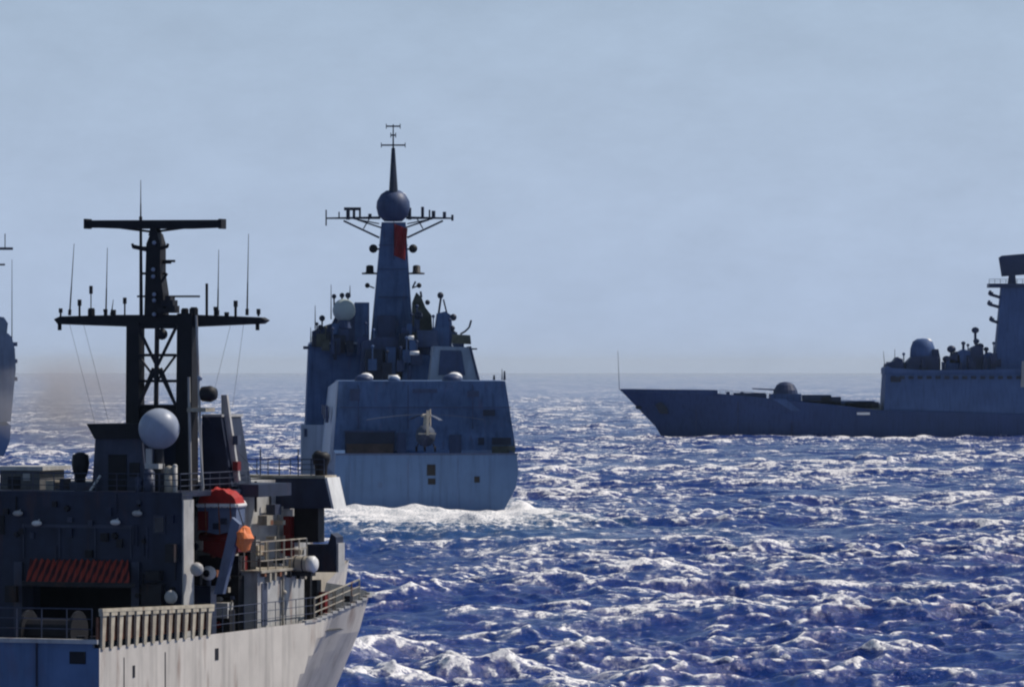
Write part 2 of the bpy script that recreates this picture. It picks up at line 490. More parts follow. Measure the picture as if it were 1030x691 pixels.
# ================================================================ near patrol ship
FG = Frame(100, 161.0, math.radians(20))
def near_ship():
    R = FG.root('patrol_ship')
    tag(R, 'nearest warship with dark lattice mast, long radar bar and pale sunlit hull side', 'warship', 'grey warships at sea')
    rect, P, pt, poly = FG.rect, FG.P, FG.pt, FG.poly
    CL = -6.6
    # hull
    zs = [-2.0, 0.0, .7, 1.4, 2.0, 2.6, 3.2, 3.8, 4.4, None]
    def side(v, z):
        vk = 16 + 3.5 * (z - 2.1) / 2.9
        e = max(0., v - vk)
        g = min(1, e / 1.5); g = g * g * (3 - 2 * g)
        w = max(0., v - 22.2)
        u = -.44 * max(0, 5.3 - z) * g - .11 * w * w + .08 * min(e, 3)
        if v < 14: u -= .02 * max(0, 2 - z) * (14 - v) / 14
        if z < 0: u -= .6
        return u
    def ztop(v):
        if v < 18: return 5.0
        return 5.0 + .75 * min(1, (v - 18) / 5.5) ** 1.2 + max(0, v - 24) * .05
    rows = []
    for v in [0, 2, 4, 6, 8, 10, 12] + [13.4 + .4 * q for q in range(30)] + [26, 27, 28]:
        st = []
        for z in zs:
            z = ztop(v) if z is None else z
            st.append((min(side(v, z), 9), v, z))
        port = [(2 * CL - u, v_, z_) for u, v_, z_ in st][::-1]
        rows.append(port + st)
    rows.append([(CL + (.05 if i > 9 else -.05), 34 + .5 * (p[2] + 2), p[2] if p[2] < 5 else 6.4) for i, p in enumerate(rows[-1])])
    mb = MB(); mb.loft(rows, cap=True)
    # inner skin closes the top as the deck
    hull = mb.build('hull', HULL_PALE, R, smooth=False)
    hull.data.materials.append(HULL_SHADE)
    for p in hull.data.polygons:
        if p.normal.y < -.9: p.material_index = 1  # aft-facing plates take the painted shade
    # deck
    dk = MB()
    prt = []
    for v in [.25, 8, 14, 18, 20, 22, 24, 26, 27.5]:
        prt.append((side(v, 4.8) - .12, v))
    a = [(u, v, 4.62) for u, v in prt] + [(2 * CL - u, v, 4.62) for u, v in prt[::-1]]
    dk.prism(a, [(x, y, 4.56) for x, y, z in a])
    dk.build('deck', DECK, R)
    # transom top edge, port hole, seams
    z0 = P(50, 643, 0)[1]
    MB().box(-13.1, -.05, -.06, .2, z0 - .14, z0).build('gunwale', LIGHT, R)
    MB().box(-13.0, -.25, .02, .17, 4.9, z0 - .143).build('bulwark_plate', HULL_SHADE, R)
    rect(70, 656, 86, 668, -.03, .05).build('port_opening', BLACK, R)
    rect(36, 645, 38, 691, -.02, .03).build('hull_seam', NAVY, R)
    for v, w in ((1.9, .05), (5.2, .06)):
        z = 4.6
        MB().box(-.02, .012, v, v + w, 2.2, z).build('hull_seam', SOOT, R)
    MB().box(-.02, .014, 2.6, 2.78, 3.9, 4.3).build('scupper', BLACK, R)
    MB().box(-.02, .014, 9.4, 9.7, 4.1, 4.5).build('scupper', BLACK, R)
    # ribbed cream bulwark rack at the quarter
    for k in range(14):
        v = .12 + k * .66
        h = 6.18 - v * .028
        mb = MB(); mb.prism([(-.02, v, 4.95), (.05, v, 4.95), (.05, v + .2, 4.95), (-.02, v + .2, 4.95)],
                            [(-.02, v, h), (.08, v, h), (.08, v + .3, h), (-.02, v + .3, h)])
        mb.box(-.04, .11, v - .06, v + .40, h - .14, h)
        mb.build('bulwark_rib', CREAM, R)
    MB().prism([(-.03, 0, 6.17), (.12, 0, 6.17), (.12, 0, 6.28), (-.03, 0, 6.28)],
               [(-.03, 9.1, 5.92), (.12, 9.1, 5.92), (.12, 9.1, 6.03), (-.03, 9.1, 6.03)]).build('rack_rail', CREAM, R)
    MB().prism([(-.12, 0, 5.2), (-.06, 0, 5.2), (-.06, 0, 6.0), (-.12, 0, 6.0)],
               [(-.12, 9.0, 5.2), (-.06, 9.0, 5.2), (-.06, 9.0, 5.8), (-.12, 9.0, 5.8)]).build('rack_panel', RUST, R)
    # quarterdeck rail + gear
    zq = P(50, 612, .3)[1]
    railing([(-13, .3, z0 - .01), (-.4, .3, z0 - .01)], zq - z0, R, NAVY2, n=14, r=.022)
    mb = MB(); mb.tube((-3.9, 3, 5.35), (-2.2, 3, 5.35), .45, n=14); mb.tube((-4.0, 3, 5.35), (-3.9, 3, 5.35), .7, n=16); mb.tube((-2.2, 3, 5.35), (-2.1, 3, 5.35), .7, n=16)
    mb.box(-4.1, -2, 2.6, 3.4, 4.62, 4.9); mb.build('winch', BLACK, R)
    for x in (-1.2, -7.4, -10.6):
        mb = MB()
        for q in (0, .5): mb.tube((x + q, 1.2, 4.62), (x + q, 1.2, 5.25), .13, n=10); mb.tube((x + q, 1.2, 5.25), (x + q, 1.2, 5.32), .18, n=10)
        mb.build('bollard', SOOT, R)

    # aft house: walls with a deep dark bay under the awning
    V = 8.7
    ud, zd = P(22, 640, V); uo, zo = P(132, 588, V); ur, _ = P(183, 600, V)
    zt = P(100, 500, V)[1]
    house = MB()
    house.box(-13, ud, V, V + .9, 4.62, zt)
    house.box(uo, ur, V, V + .9, 4.62, zt)
    house.box(ud, uo, V, V + .9, zo, zt)
    house.box(-13, ur - 2.6, V + 4.6, V + 9, 4.62, zt)
    house.box(-13, ur, V, V + 9, zt + .003, zt + .16)
    house.build('aft_house', NAVY, R)
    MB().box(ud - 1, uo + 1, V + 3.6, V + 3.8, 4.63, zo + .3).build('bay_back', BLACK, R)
    MB().box(ur + .003, ur + .06, V + .02, V + .88, 4.9, zt - .1).build('lit_side_strip', LIGHT, R)  # pale strip painted on as the sunlit side of the house
    for x0, x1 in ((14, 22), (132, 140)):
        rect(x0, 566, x1, 640, V - .12, .12).build('door_pillar', NAVY2, R)
    # awning, corrugated and sloping
    ua, za = P(31, 563, V); ub, zb = P(129, 563, V); uc, zc = P(26, 588, V - .9); ue, _ = P(131, 588, V - .9)
    N = 34
    top = []; bot = []
    for k in range(N + 1):
        f = k / N; w = .045 * math.cos(f * 17 * 2 * math.pi)
        top.append(Vector((ua + (ub - ua) * f, V - .02, za + w))); bot.append(Vector((uc + (ue - uc) * f, V - .9, zc + w)))
    mb = MB()
    th = Vector((0, 0, .04))
    mb.loft([top, bot], cap=False); mb.loft([[p - th for p in top], [p - th for p in bot]], cap=False)
    mb.build('awning', AWN, R)
    rect(22, 587, 135, 590, V - .93, .05).build('awning_bar', SOOT, R)
    # lamps on the wall
    for x, y in ((37, 527), (116, 526), (138, 517), (18, 517)):
        c = Vector(pt(x, y, V - .2))
        mb = MB(); mb.ball(c, .13, 1.5, 1, .8, seg=12); mb.tube(c + Vector((0, .05, .05)), c + Vector((0, .22, .12)), .03)
        mb.build('wall_lamp', BRIGHT if y > 520 else LIGHT, R, smooth=True)
    w = rect(154, 519, 166, 537, V - .05, .06).build('window_frame', NAVY2, R)
    rect(155.5, 521, 164.5, 535.5, V - .07, .03).build('glass', GLASS, w)
    w = rect(0, 519, 4, 538, V - .05, .06).build('window_frame', BLACK, R)
    # wall furniture: pipes, boxes, cable runs
    for x in (24, 60, 96, 132, 148):
        mb = MB(); mb.tube(pt(x, 531, V - .03), pt(x, 562, V - .03), .03); mb.build('wall_pipe', NAVY2, R)
    rect(22, 529, 133, 531, V - .05, .05).build('cable_tray', NAVY2, R)
    for x0, y0, x1, y1 in ((146, 575, 160, 584), (142, 588, 162, 612), (5, 590, 16, 606), (166, 548, 175, 566)):
        rect(x0, y0, x1, y1, V - .35, .34).build('deck_locker', SOOT, R)
    c = pt(172, 601, V - .3)
    mb = MB(); mb.lathe(c, [(.1, -.12), (.2, -.1), (.24, 0), (.2, .1), (.1, .12)], axis='y', n=16); mb.build('searchlight', LIGHT, R, smooth=True)
    mb = MB(); mb.tube((c[0], c[1], c[2] - .2), (c[0], c[1], 4.62), .05); mb.build('lamp_stand', SOOT, R)
    # roof-edge rail of the house
    railing([(-12.9, V + .1, zt + .17), (ur - .1, V + .1, zt + .17), (ur - .1, V + 6, zt + .17)], .62, R, NAVY2, n=22, r=.018)
    # sensor house with flared dark cap
    V2 = V + 2
    a, b = poly([(92, 500), (146, 500), (142, 440), (96, 440)], V2, 2.6); mb = MB(); mb.prism(a, b); mb.build('sensor_house', NAVY2, R)
    a, b = poly([(95, 442), (143, 442), (143, 427), (87, 427)], V2 - .15, 2.9); mb = MB(); mb.prism(a, b); mb.build('house_cap', BLACK, R)
    rect(109, 458, 127, 498, V2 - .04, .06).build('doorway', BLACK, R)
    rect(130, 466, 140, 480, V2 - .04, .06).build('vent_grille', SOOT, R)
    mb = MB(); mb.tube(pt(89, 497, V2 - .3), pt(101, 479, V2 - .3), .05); mb.build('inclined_ladder', BRIGHT, R)
    rect(70, 486, 92, 502, V2 - .2, 1.).build('deck_locker', NAVY2, R)
    # lookout sight
    c = Vector(pt(81, 470, V2))
    mb = MB(); mb.lathe((c.x, c.y, c.z - .5), [(.16, -.45), (.18, .1), (.26, .3), (.31, .6), (.28, .9), (.1, 1.0)], n=16)
    mb.build('gun_sight', BLACK, R, smooth=True)
    # port locker, its lit top added as a pale slab
    rect(0, 474, 40, 503, V2, 2).build('vent_house', paint('weathered_box', (.11, .11, .11), .6, .4, 2, rust=.6), R)
    rect(-4, 470, 43, 473.7, V2 - .1, 2.3).build('vent_lit_top', LIGHT, R)
    rect(8, 480, 20, 492, V2 - .04, .05).build('vent_grille', BLACK, R)
    rect(23, 477, 30, 484, V2 - .04, .05).build('vent_grille', LIGHT, R)
    for x0, y0, x1, y1, m in ((46, 484, 54, 500, BEIGE), (56, 492, 66, 502, NAVY2), (-3, 500, 8, 516, SOOT), (60, 482, 64, 500, NAVY)):
        rect(x0, y0, x1, y1, V2 - .2, .6).build('deck_locker', m, R)
    # satellite dome
    c = Vector(pt(160, 432, V + 1.2)); r = .71
    dome = MB().ball(c, r, 1, 1, 1.0, seg=32).build('satellite_dome', WHITE, R, smooth=True)
    a = MB(); a.tube((c.x, c.y, c.z - r + .05), pt(160, 500, V + 1.2), .15, .24, n=12); a.build('dome_pedestal', SOOT, R)
    mb = MB(); mb.tube(pt(150, 452, V + 1), pt(150, 470, V + 1), .12, n=10); mb.box(*sum([[pt(136, 470, V)[0], pt(150, 470, V)[0]], [V + .8, V + 1.3], [pt(136, 472, V + 1)[2], pt(136, 467, V + 1)[2]]], [])); mb.build('dome_bracket', LIGHT, R)
    # pale tank and pipes under the dome
    for x, y0, y1, m, rr in ((170, 474, 505, BEIGE, .17), (176, 470, 515, LIGHT, .09), (164, 480, 508, SOOT, .13), (150, 478, 502, NAVY2, .2), (140, 484, 500, NAVY2, .14)):
        mb = MB(); mb.tube(pt(x, y1, V + .5), pt(x, y0, V + .5), rr, n=10); mb.ball(pt(x, y0, V + .5), rr * 1.05, seg=10); mb.build('ventilator', m, R, smooth=True)

    # ---- lattice mast
    VM = V + 3.4
    M = NAVY
    k1 = [(126, 500), (139.5, 500), (139.5, 325), (127, 325)]
    a, b = poly(k1, VM, .5); mb = MB(); mb.prism(a, b)
    mast = mb.build('mast_leg', BLACK, R)
    a, b = poly([(176, 520), (193, 520), (193, 316), (178, 316)], VM, .55); mb = MB(); mb.prism(a, b)
    mb.build('mast_leg', BLACK, R)
    mb = MB(); mb.tube(pt(204, 500, VM - .2), pt(197.5, 318, VM - .2), .05, .04); mb.tube(pt(192, 510, VM - .2), pt(190, 380, VM - .2), .055); mb.build('mast_stay_pole', LIGHT, R)
    lat = MB()
    L, Rr = 139, 177
    ys = [330, 358, 384, 409]
    for d in (.05, .5):
        for i, y in enumerate(ys):
            lat.tube(pt(L, y, VM + d), pt(Rr, y, VM + d), .05)
        for y0, y1 in ((330, 409), (409, 330)):
            lat.tube(pt(L, y0, VM + d), pt(Rr, y1, VM + d), .06)
        lat.tube(pt(L, 358, VM + d), pt(158, 384, VM + d), .045); lat.tube(pt(Rr, 358, VM + d), pt(158, 384, VM + d), .045)
        lat.tube(pt(L, 409, VM + d), pt(154, 371, VM + d), .05); lat.tube(pt(Rr, 409, VM + d), pt(162, 371, VM + d), .05)
        lat.tube(pt(158, 330, VM + d), pt(157, 409, VM + d), .09)
    lat.build('lattice', SOOT, R)
    rect(140, 408, 176, 425, VM + .1, .3).build('mast_crosspiece', BLACK, R)
    rect(139, 426, 177, 500, VM + .2, .3).build('mast_web', NAVY, R)
    c = Vector(pt(163, 337, VM - .3)); MB().ball(c, .2, seg=14).build('mast_floodlight', BLACK, R, smooth=True)
    # yard
    a, b = poly([(54, 322), (60, 319), (120, 317.5), (200, 317.5), (262, 320), (267, 323), (262, 326.5), (185, 330), (130, 329.5), (58, 327)], VM + .05, .42)
    mb = MB(); mb.prism(a, b); yard = mb.build('yard', BLACK, R)
    # things standing on the yard
    for x, yt, r0, ball in ((61, 313, .035, 5), (80, 305, .04, 7), (91.5, 292, .02, 9), (92, 312, .13, 3), (106, 313, .06, 3), (114, 314, .1, 4), (125.5, 303, .03, 7),
                            (208, 286, .05, 0), (217, 311, .07, 4), (228, 316, .08, 3), (237, 306, .05, 7), (260, 314, .04, 6), (195, 311, .16, 3), (186, 312, .14, 3)):
        mb = MB(); mb.tube(pt(x, 319, VM + .25), pt(x, yt, VM + .25), r0, n=7)
        if ball: mb.tube(pt(x, yt + ball * .5, VM + .25), pt(x, yt - ball * .4, VM + .25), .06 + r0 * .4, n=8)
        mb.build('aerial', BLACK, R)
    for x in (60, 259):
        mb = MB(); mb.tube(pt(x, 326, VM + .25), pt(x, 333, VM + .25), .075, n=8); mb.build('yard_lamp', BLACK, R)
    for x0, y0, x1, y1 in ((70, 318, 74.5, 246), (106.5, 318, 108, 250), (219, 318, 220, 252), (248.5, 318, 250, 236), (141.5, 222, 141.5, 182), (112, 317, 114, 302)):
        p, q = Vector(pt(x0, y0, VM + .25)), Vector(pt(x1, y1, VM + .25))
        mb = MB(); mb.tube(p, p.lerp(q, .4), .032, .024, n=6); mb.tube(p.lerp(q, .4), q, .02, .010, n=6); mb.tube(p, p.lerp(q, .08), .06, n=7)
        mb.build('whip_antenna', SOOT, R)
    # pole mast above the yard
    pm = MB()
    a, b = poly([(145, 318), (164, 318), (164, 296), (161, 276), (161, 246), (158, 236), (151, 236), (147, 246), (146, 280)], VM - .05, .5)
    pm.prism(a, b)
    for y, w0, w1 in ((276, 141, 167), (250, 141, 165), (265, 147, 172), (263.5, 164, 176), (299, 138, 201), (310, 147, 172)):
        pm.tube(pt(w0, y, VM + .2), pt(w1, y, VM + .2), .045 if y != 299 else .035, n=6)
    pm.tube(pt(142, 318, VM + .1), pt(141.5, 222, VM + .1), .07, .05, n=8)
    pm.tube(pt(148, 252, VM), pt(134, 249, VM), .08, n=6); pm.tube(pt(134, 250, VM), pt(133, 246, VM), .05, n=6)
    pm.tube(pt(160, 251, VM), pt(168, 249, VM), .06, n=6); pm.tube(pt(168, 250, VM), pt(169, 246, VM), .05, n=6)
    pm.tube(pt(162, 285, VM), pt(168, 276, VM), .05, n=6)
    pole = pm.build('pole_mast', BLACK, R)
    for x, y in ((155, 245), (154, 272), (154, 279), (155, 297), (155, 303), (155, 317)):
        MB().ball(pt(x, y, VM - .12), .075, seg=10).build('mast_light', WHITE, pole, smooth=True)
    for x, y, w, h in ((170, 306, .24, .22), (166, 313, .2, .18), (174, 312, .16, .25), (171, 302, .1, .2)):
        c = Vector(pt(x, y, VM)); MB().box(c.x - w, c.x + w, c.y - .2, c.y + .2, c.z - h / 2, c.z + h / 2).build('radar_box', SOOT, R)
    # long slotted radar
    a, b = poly([(84, 222.5), (222, 222), (222.5, 228.5), (216, 230), (190, 231), (122, 231), (96, 230), (84, 230)], VM + .05, .34)
    mb = MB(); mb.prism(a, b)
    for x0, x1 in ((84, 87), (219.5, 222.5)): rect(x0, 221, x1, 231, VM, .44, mb)
    ra = mb.build('radar_antenna', BLACK, R)
    mb = MB(); mb.tube(pt(121, 230, VM + .2), pt(152, 234, VM + .2), .04); mb.tube(pt(186, 230, VM + .2), pt(156, 234, VM + .2), .04)
    mb.prism(*poly([(149, 238), (159, 238), (156.5, 230.5), (151, 230.5)], VM, .4)); mb.build('radar_mount', BLACK, ra)
    # signal halyards
    for x0, y0, x1, y1 in ((70, 327, 96, 428), (84, 327, 110, 428), (232, 327, 214, 400), (245, 327, 234, 410)):
        mb = MB(); mb.tube(pt(x0, y0, VM + .3), pt(x1, y1, VM + .3), .006, n=4); mb.build('halyard', NAVY2, R)
    # platform at the mast's starboard side with loudspeaker lamp
    rect(188, 411, 207, 415, VM - .4, .8).build('mast_platform', BEIGE, R)
    c = Vector(pt(209, 397, VM)); mb = MB(); mb.lathe(c, [(.16, -.3), (.26, -.2), (.29, .1), (.2, .3)], axis='x', n=14); mb.build('floodlight', BLACK, R, smooth=True)
    MB().ball(pt(201, 381, VM - .2), .1, seg=12).build('mast_light', WHITE, R, smooth=True)
    # funnel
    VF = VM + 1.2
    a, b = poly([(203, 420), (222, 420), (233, 490), (203, 490)], VF, 1.8); mb = MB(); mb.prism(a, b); fun = mb.build('funnel', NAVY, R)
    a, b = poly([(222.4, 398), (228, 398), (231, 420), (240.5, 484), (234, 488), (222.8, 420)], VF + .3, .15); mb = MB(); mb.prism(a, b); mb.build('funnel_lit_edge', LIGHT, R)  # pale sliver added as the sunlit edge of the funnel
    for y in (444, 470): rect(234, y - 5, 239, y + 4, VF + .1, .3).build('side_lamp', DRED if y > 450 else NAVY2, R)
    rect(203, 417.5, 223, 420, VF - .02, 1.9).build('funnel_rim', LIGHT, R)

    # ---- boat bay, davit
    VB = V + 3
    rect(186, 488, 260, 500, VB + 2.2, 3).build('boat_deck', NAVY, R)
    a, b = poly([(215, 598), (224, 598), (241, 528), (233, 521)], V + 1.9, .25); mb = MB(); mb.prism(a, b); dv = mb.build('davit_arm', BOATGREY, R)
    a, b = poly([(178, 600), (184, 600), (184, 500), (178, 500)], V + 3, .35); mb = MB(); mb.prism(a, b); mb.build('davit_arm', BEIGE, R)
    mb = MB(); mb.tube(pt(205, 492, V + .9), pt(199, 420, V + 1.4), .022); mb.build('boat_fall', LIGHT, R)
    # clutter below the boat
    c = Vector(pt(210, 577, V + 2.8)); MB().lathe(c, [(.05, -.2), (.2, -.17), (.26, -.05), (.24, .1), (.15, .22)], axis='y', n=18).build('searchlight', BRIGHT, R, smooth=True)
    MB().lathe((c.x, c.y - .21, c.z), [(.12, -.03), (.13, 0), (.12, .03)], axis='y', n=14).build('lamp_lens', GLASS, R)
    mb = MB(); mb.tube((c.x, c.y, c.z - .2), (c.x, c.y, 4.6), .09); mb.build('lamp_stand', NAVY2, R)
    c = Vector(pt(198, 573, V + .3)); MB().ball(c, .24, seg=14).build('ventilator', LIGHT, R, smooth=True)
    rect(186, 553, 193, 625, V + .95, .2).build('stanchion', BEIGE, R)
    for x0, y0, x1, y1, vv, m in ((212, 607, 229, 622, 12.9, LIGHT), (207, 614, 231, 640, 13.0, BLACK), (189, 590, 212, 640, 11.3, NAVY), (222, 580, 240, 640, 13.9, BLACK),
                                  (222, 560, 246, 600, 14.6, DRED), (240, 540, 252, 610, 14.9, BLACK), (200, 560, 240, 600, 14.2, SOOT)):
        rect(x0, y0, x1, y1, vv, .5).build('deck_locker', m, R)
    a, b = poly([(234, 636), (258, 636), (257, 590), (252, 581), (243, 578), (234, 582)], 15.7, .35); mb = MB(); mb.prism(a, b); mb.build('cable_reel_cover', NAVY, R)
    rect(247, 594, 257, 634, 15.6, .08).build('reel_door', NAVY2, R)

    random.seed(21)
    for i in range(26):
        px = random.uniform(190, 252); py = random.uniform(545, 632); v = random.uniform(15.2, 16.5) if px > 236 else random.uniform(12.8, 13.8)
        if px < 206: v = 11.6
        c = Vector(pt(px, py, v)); s = random.uniform(.05, .17)
        mb = MB()
        if i % 3 == 0: mb.tube(c - Vector((0, 0, .5)), c + Vector((random.uniform(-.2, .2), 0, .45)), .035)
        elif i % 3 == 1: mb.lathe(c, [(s, -.1), (s * 1.1, 0), (s, .1)], axis='y', n=10)
        else: mb.box(c.x - s, c.x + s, c.y, c.y + .2, c.z - s * 1.5, c.z + s)
        mb.build('deck_fitting', random.choice([NAVY2, BEIGE, SOOT, RUST, LIGHT, NAVY2, DRED]), R)
    for i in range(34):
        px = random.uniform(0, 178); py = random.uniform(505, 560)
        if i > 24: px = random.uniform(138, 178); py = random.uniform(560, 625)
        c = Vector(pt(px, py, V)); s = random.uniform(.05, .14)
        mb = MB()
        if i % 4 == 0: mb.tube(c + Vector((0, -.05, -.35)), c + Vector((0, -.05, .35)), .025)
        elif i % 4 == 1: mb.lathe(c, [(s * .8, -.14), (s, -.05), (s, 0)], axis='y', n=10)
        else: mb.box(c.x - s, c.x + s * random.uniform(.6, 1.6), c.y - .12, c.y, c.z - s * 1.3, c.z + s)
        mb.build('wall_fitting', random.choice([NAVY2, SOOT, SOOT, BLACK, NAVY]), R)
    for p_, q_ in (((207, 420), (262, 480)), ((184, 430), (150, 500))):
        mb = MB(); mb.tube(pt(p_[0], p_[1], VM + 1), pt(q_[0], q_[1], VM + 3), .012, n=5); mb.build('stay_wire', NAVY2, R)

    # ---- forward deckhouse on the starboard side, sunlit
    v0, _ = FG.U(259, 600, -.55); v1, _ = FG.U(306, 600, -.55)
    zl = FG.U(280, 575, -.55)[1]
    MB().box(-8, -.55, v0, v1, 4.62, zl).build('deckhouse', LIGHT, R)
    v2, z2 = FG.U(262, 498, -1.9); v3, _ = FG.U(320, 498, -1.9)
    MB().box(-9, -1.9, v0 + 1, v3 - .5, zl + .003, z2 + .5).build('bridge_house', LIGHT, R)
    MB().box(-8.1, -.35, v0 - .1, v1 + .15, zl + .005, zl + .09).build('bridge_deck', BEIGE, R)
    # bridge deck rails in the light
    railing([(-.45, v0, zl + .09), (-.45, v1, zl + .09)], 1.0, R, BEIGE, n=6, r=.025)
    railing([(-3.5, v0, zl + .09), (-.45, v0, zl + .09)], 1.0, R, BEIGE, n=5, r=.025)
    # clutter at the side of the house: pale, brown and red gear
    random.seed(5)
    for i in range(26):
        px = random.uniform(248, 305); py = random.uniform(500, 572)
        s = random.uniform(.06, .2)
        m = random.choice([BEIGE, LIGHT, RUST, SOOT, CREAM, DRED, NAVY2, SOOT])
        uu, zz = P(px, py, 0); vv = FG.U(px, py, -1.7)[0]
        c = Vector((-1.72, vv, FG.U(px, py, -1.7)[1]))
        mb = MB()
        if i % 3: mb.box(c.x, c.x + .35, c.y - s * 1.6, c.y + s * 1.6, c.z - s, c.z + s)
        else: mb.tube(c + Vector((.1, 0, -s * 3)), c + Vector((.1, 0, s * 3)), .05)
        mb.build('wall_fitting', m, R)
    for i in range(9):
        vv = v0 + .3 + i * (v1 - v0 - .6) / 8
        h = random.uniform(.12, .5)
        mb = MB(); mb.box(-.5, -.36, vv - .08, vv + .08, zl - h, zl - .02); mb.build('stay_bracket', random.choice([BLACK, BEIGE, RUST]), R)
    mb = MB(); mb.tube((-.48, (v0 + v1) / 2, 4.7), (-.48, (v0 + v1) / 2, zl), .05); mb.ball((-.42, (v0 + v1) / 2, 6.1), .09, seg=10); mb.build('drain_pipe', BEIGE, R)
    for f in (.08,):
        vv = v0 + (v1 - v0) * f
        MB().box(-.56, -.52, vv, vv + .5, 5.0, 6.5).build('door', NAVY2, R)
    # side deck rail and clutter
    railing([(-.12, 9.4, 5.0), (-.12, 18.8, 5.0)], .85, R, NAVY2, n=10, r=.016)
    # bridge wing
    VW = 19.3
    a, b = poly([(252, 482), (326, 482), (333, 512), (262, 512)], VW, 1.4); mb = MB(); mb.prism(a, b); mb.build('bridge_wing', NAVY, R)
    a, b = poly([(326.6, 481), (329, 481), (336, 512.5), (333.6, 512.5)], VW + .06, 1.2)
    mb = MB(); mb.prism(a, b); mb.build('wing_lit_side', BRIGHT, R)  # white plate added so the wing's side looks sunlit
    rect(236, 479, 327, 481.2, VW + .1, 1.1).build('wing_deck_edge', BEIGE, R)
    railing([Vector(pt(236, 478, VW + .1)), Vector(pt(326, 478, VW + .1))], .55, R, NAVY2, n=8, r=.018)
    for x in (243, 262, 281, 300, 313): 
        mb = MB(); mb.tube(pt(x, 481, VW + .3), pt(x, 452 if x in (262, 300) else 462, VW + .3), .025); mb.build('stanchion', NAVY2, R)
    # covered sight on the wing
    c = Vector(pt(323, 467, VW + .5))
    mb = MB(); mb.lathe(c, [(.2, -.6), (.24, -.1), (.34, .15), (.33, .32), (.2, .42)], n=14); mb.ball(c + Vector((-.12, 0, .28)), .2, seg=12)
    mb.build('covered_sight', BLACK, R, smooth=True)
    rect(296, 512, 320, 546, VW + .4, .6).build('wing_pillar', BLACK, R)
    a, b = poly([(308, 548), (330, 548), (333, 537), (338, 541), (338, 576), (308, 576)], VW + 1.4, .7); mb = MB(); mb.prism(a, b); mb.build('lower_wing', NAVY, R)
    rect(338.3, 547, 340.5, 576, VW + 1.45, .6).build('lower_lit_side', LIGHT, R)  # pale plate added, the lit side put into its colour
    # canopy pipes under the wing
    mb = MB(); mb.tube(pt(263, 512, VW), pt(263, 560, VW), .04); mb.tube(pt(280, 512, VW), pt(280, 575, VW), .04); mb.build('wing_strut', BEIGE, R)
    rect(306, 575, 312, 628, VW + .6, .2).build('stanchion', BLACK, R)
    for x0, y0, x1, y1, m in ((313, 584, 319, 625, SOOT), (321, 596, 327, 622, DRED), (268, 515, 276, 530, RUST), (285, 520, 292, 560, DRED), (276, 540, 284, 552, BEIGE)):
        rect(x0, y0, x1, y1, VW + (1.4 if y0 > 580 else .1), .4).build('deck_locker', m, R)
    # bow rails
    railing([(side(18.6, 5) - .1, 18.6, ztop(18.6)), (side(20.5, 5.2) - .1, 20.5, ztop(20.5)), (side(22.5, 5.5) - .1, 22.5, ztop(22.5))], .75, R, BEIGE, n=6, r=.03)
    railing([(-4.5, 21.4, 5.1), (-.5, 21.4, 5.1)], .8, R, BEIGE, n=5, r=.03)
    mb = MB()
    for v in np.arange(17.5, 24, .5):
        mb.box(side(v, ztop(v)) - .14, side(v, ztop(v)) + .04, v, v + .52, ztop(v) - .02, ztop(v) + .07)
    mb.build('bow_gunwale', LIGHT, R)
    rect(345, 600, 352, 606, 21.3, .3).build('fairlead', BLACK, R)
    c = Vector((side(21, 3.9) + .02, 21, 4.6)); MB().ball(c, .09, seg=8).build('hawse_hole', BLACK, R)
    rebase(R, (CL, 15, 0))

    # ---- liferaft canister: a thing lashed at the rail
    T = FG.root('canister_shape')
    tag(T, 'white liferaft canister lying at the rail below the bridge wing', 'liferaft')
    c = Vector(pt(305, 568, 17.6))
    MB().lathe(c, [(.02, -.5), (.22, -.48), (.29, -.4), (.29, .4), (.22, .48), (.02, .5)], axis='x', n=20).build('canister', BEIGE, T, smooth=True)
    MB().lathe(c, [(.296, .2), (.30, .42), (.22, .51), (.02, .53)], axis='x', n=20).build('end_cap', BRIGHT, T, smooth=True)
    for q in (-.25, .05): MB().lathe(c + Vector((q, 0, 0)), [(.30, -.02), (.31, 0), (.30, .02)], axis='x', n=20).build('strap', SOOT, T)
    MB().box(c.x - .4, c.x + .4, c.y - .2, c.y + .2, c.z - .42, c.z - .27).build('cradle', SOOT, T)
    rebase(T, (c.x, c.y, c.z - .42))

    # ---- rescue boat hanging from its davit
    T = FG.root('rescue_boat')
    tag(T, 'small rescue boat with red cover and white gunwale hung in the davit', 'boat')
    VBt = V + 2.5
    def U_(px): return P(px, 500, VBt)[0]
    def Z_(py): return P(200, py, VBt)[1]
    # the boat lies fore and aft; we look at its stern quarter
    rows = []
    for f, w, up in ((0, .86, 0), (.2, .98, 0), (.5, 1, .0), (.75, .8, .08), (.93, .42, .2), (1, .06, .32)):
        y = VBt + f * 2.4
        hw = (U_(241) - U_(196)) / 2 * w; cx = (U_(241) + U_(196)) / 2 - f * .6
        zg = Z_(509) + up; zk = Z_(538) + up * 1.4
        rows.append([(cx - hw, y, zg), (cx - hw * .97, y, (zg * .4 + zk * .6)), (cx - hw * .8, y, zk + .12), (cx, y, zk), (cx + hw * .8, y, zk + .12), (cx + hw * .97, y, (zg * .4 + zk * .6)), (cx + hw, y, zg)])
    MB().loft(rows).build('boat_hull', BOATGREY, T)
    g = MB()
    for i in range(len(rows) - 1):
        for k in (0, -1): g.tube(rows[i][k], rows[i + 1][k], .07, n=8)
    g.tube(rows[0][0], rows[0][-1], .07, n=8); g.build('gunwale', BRIGHT, T)
    cv = MB(); cr = []
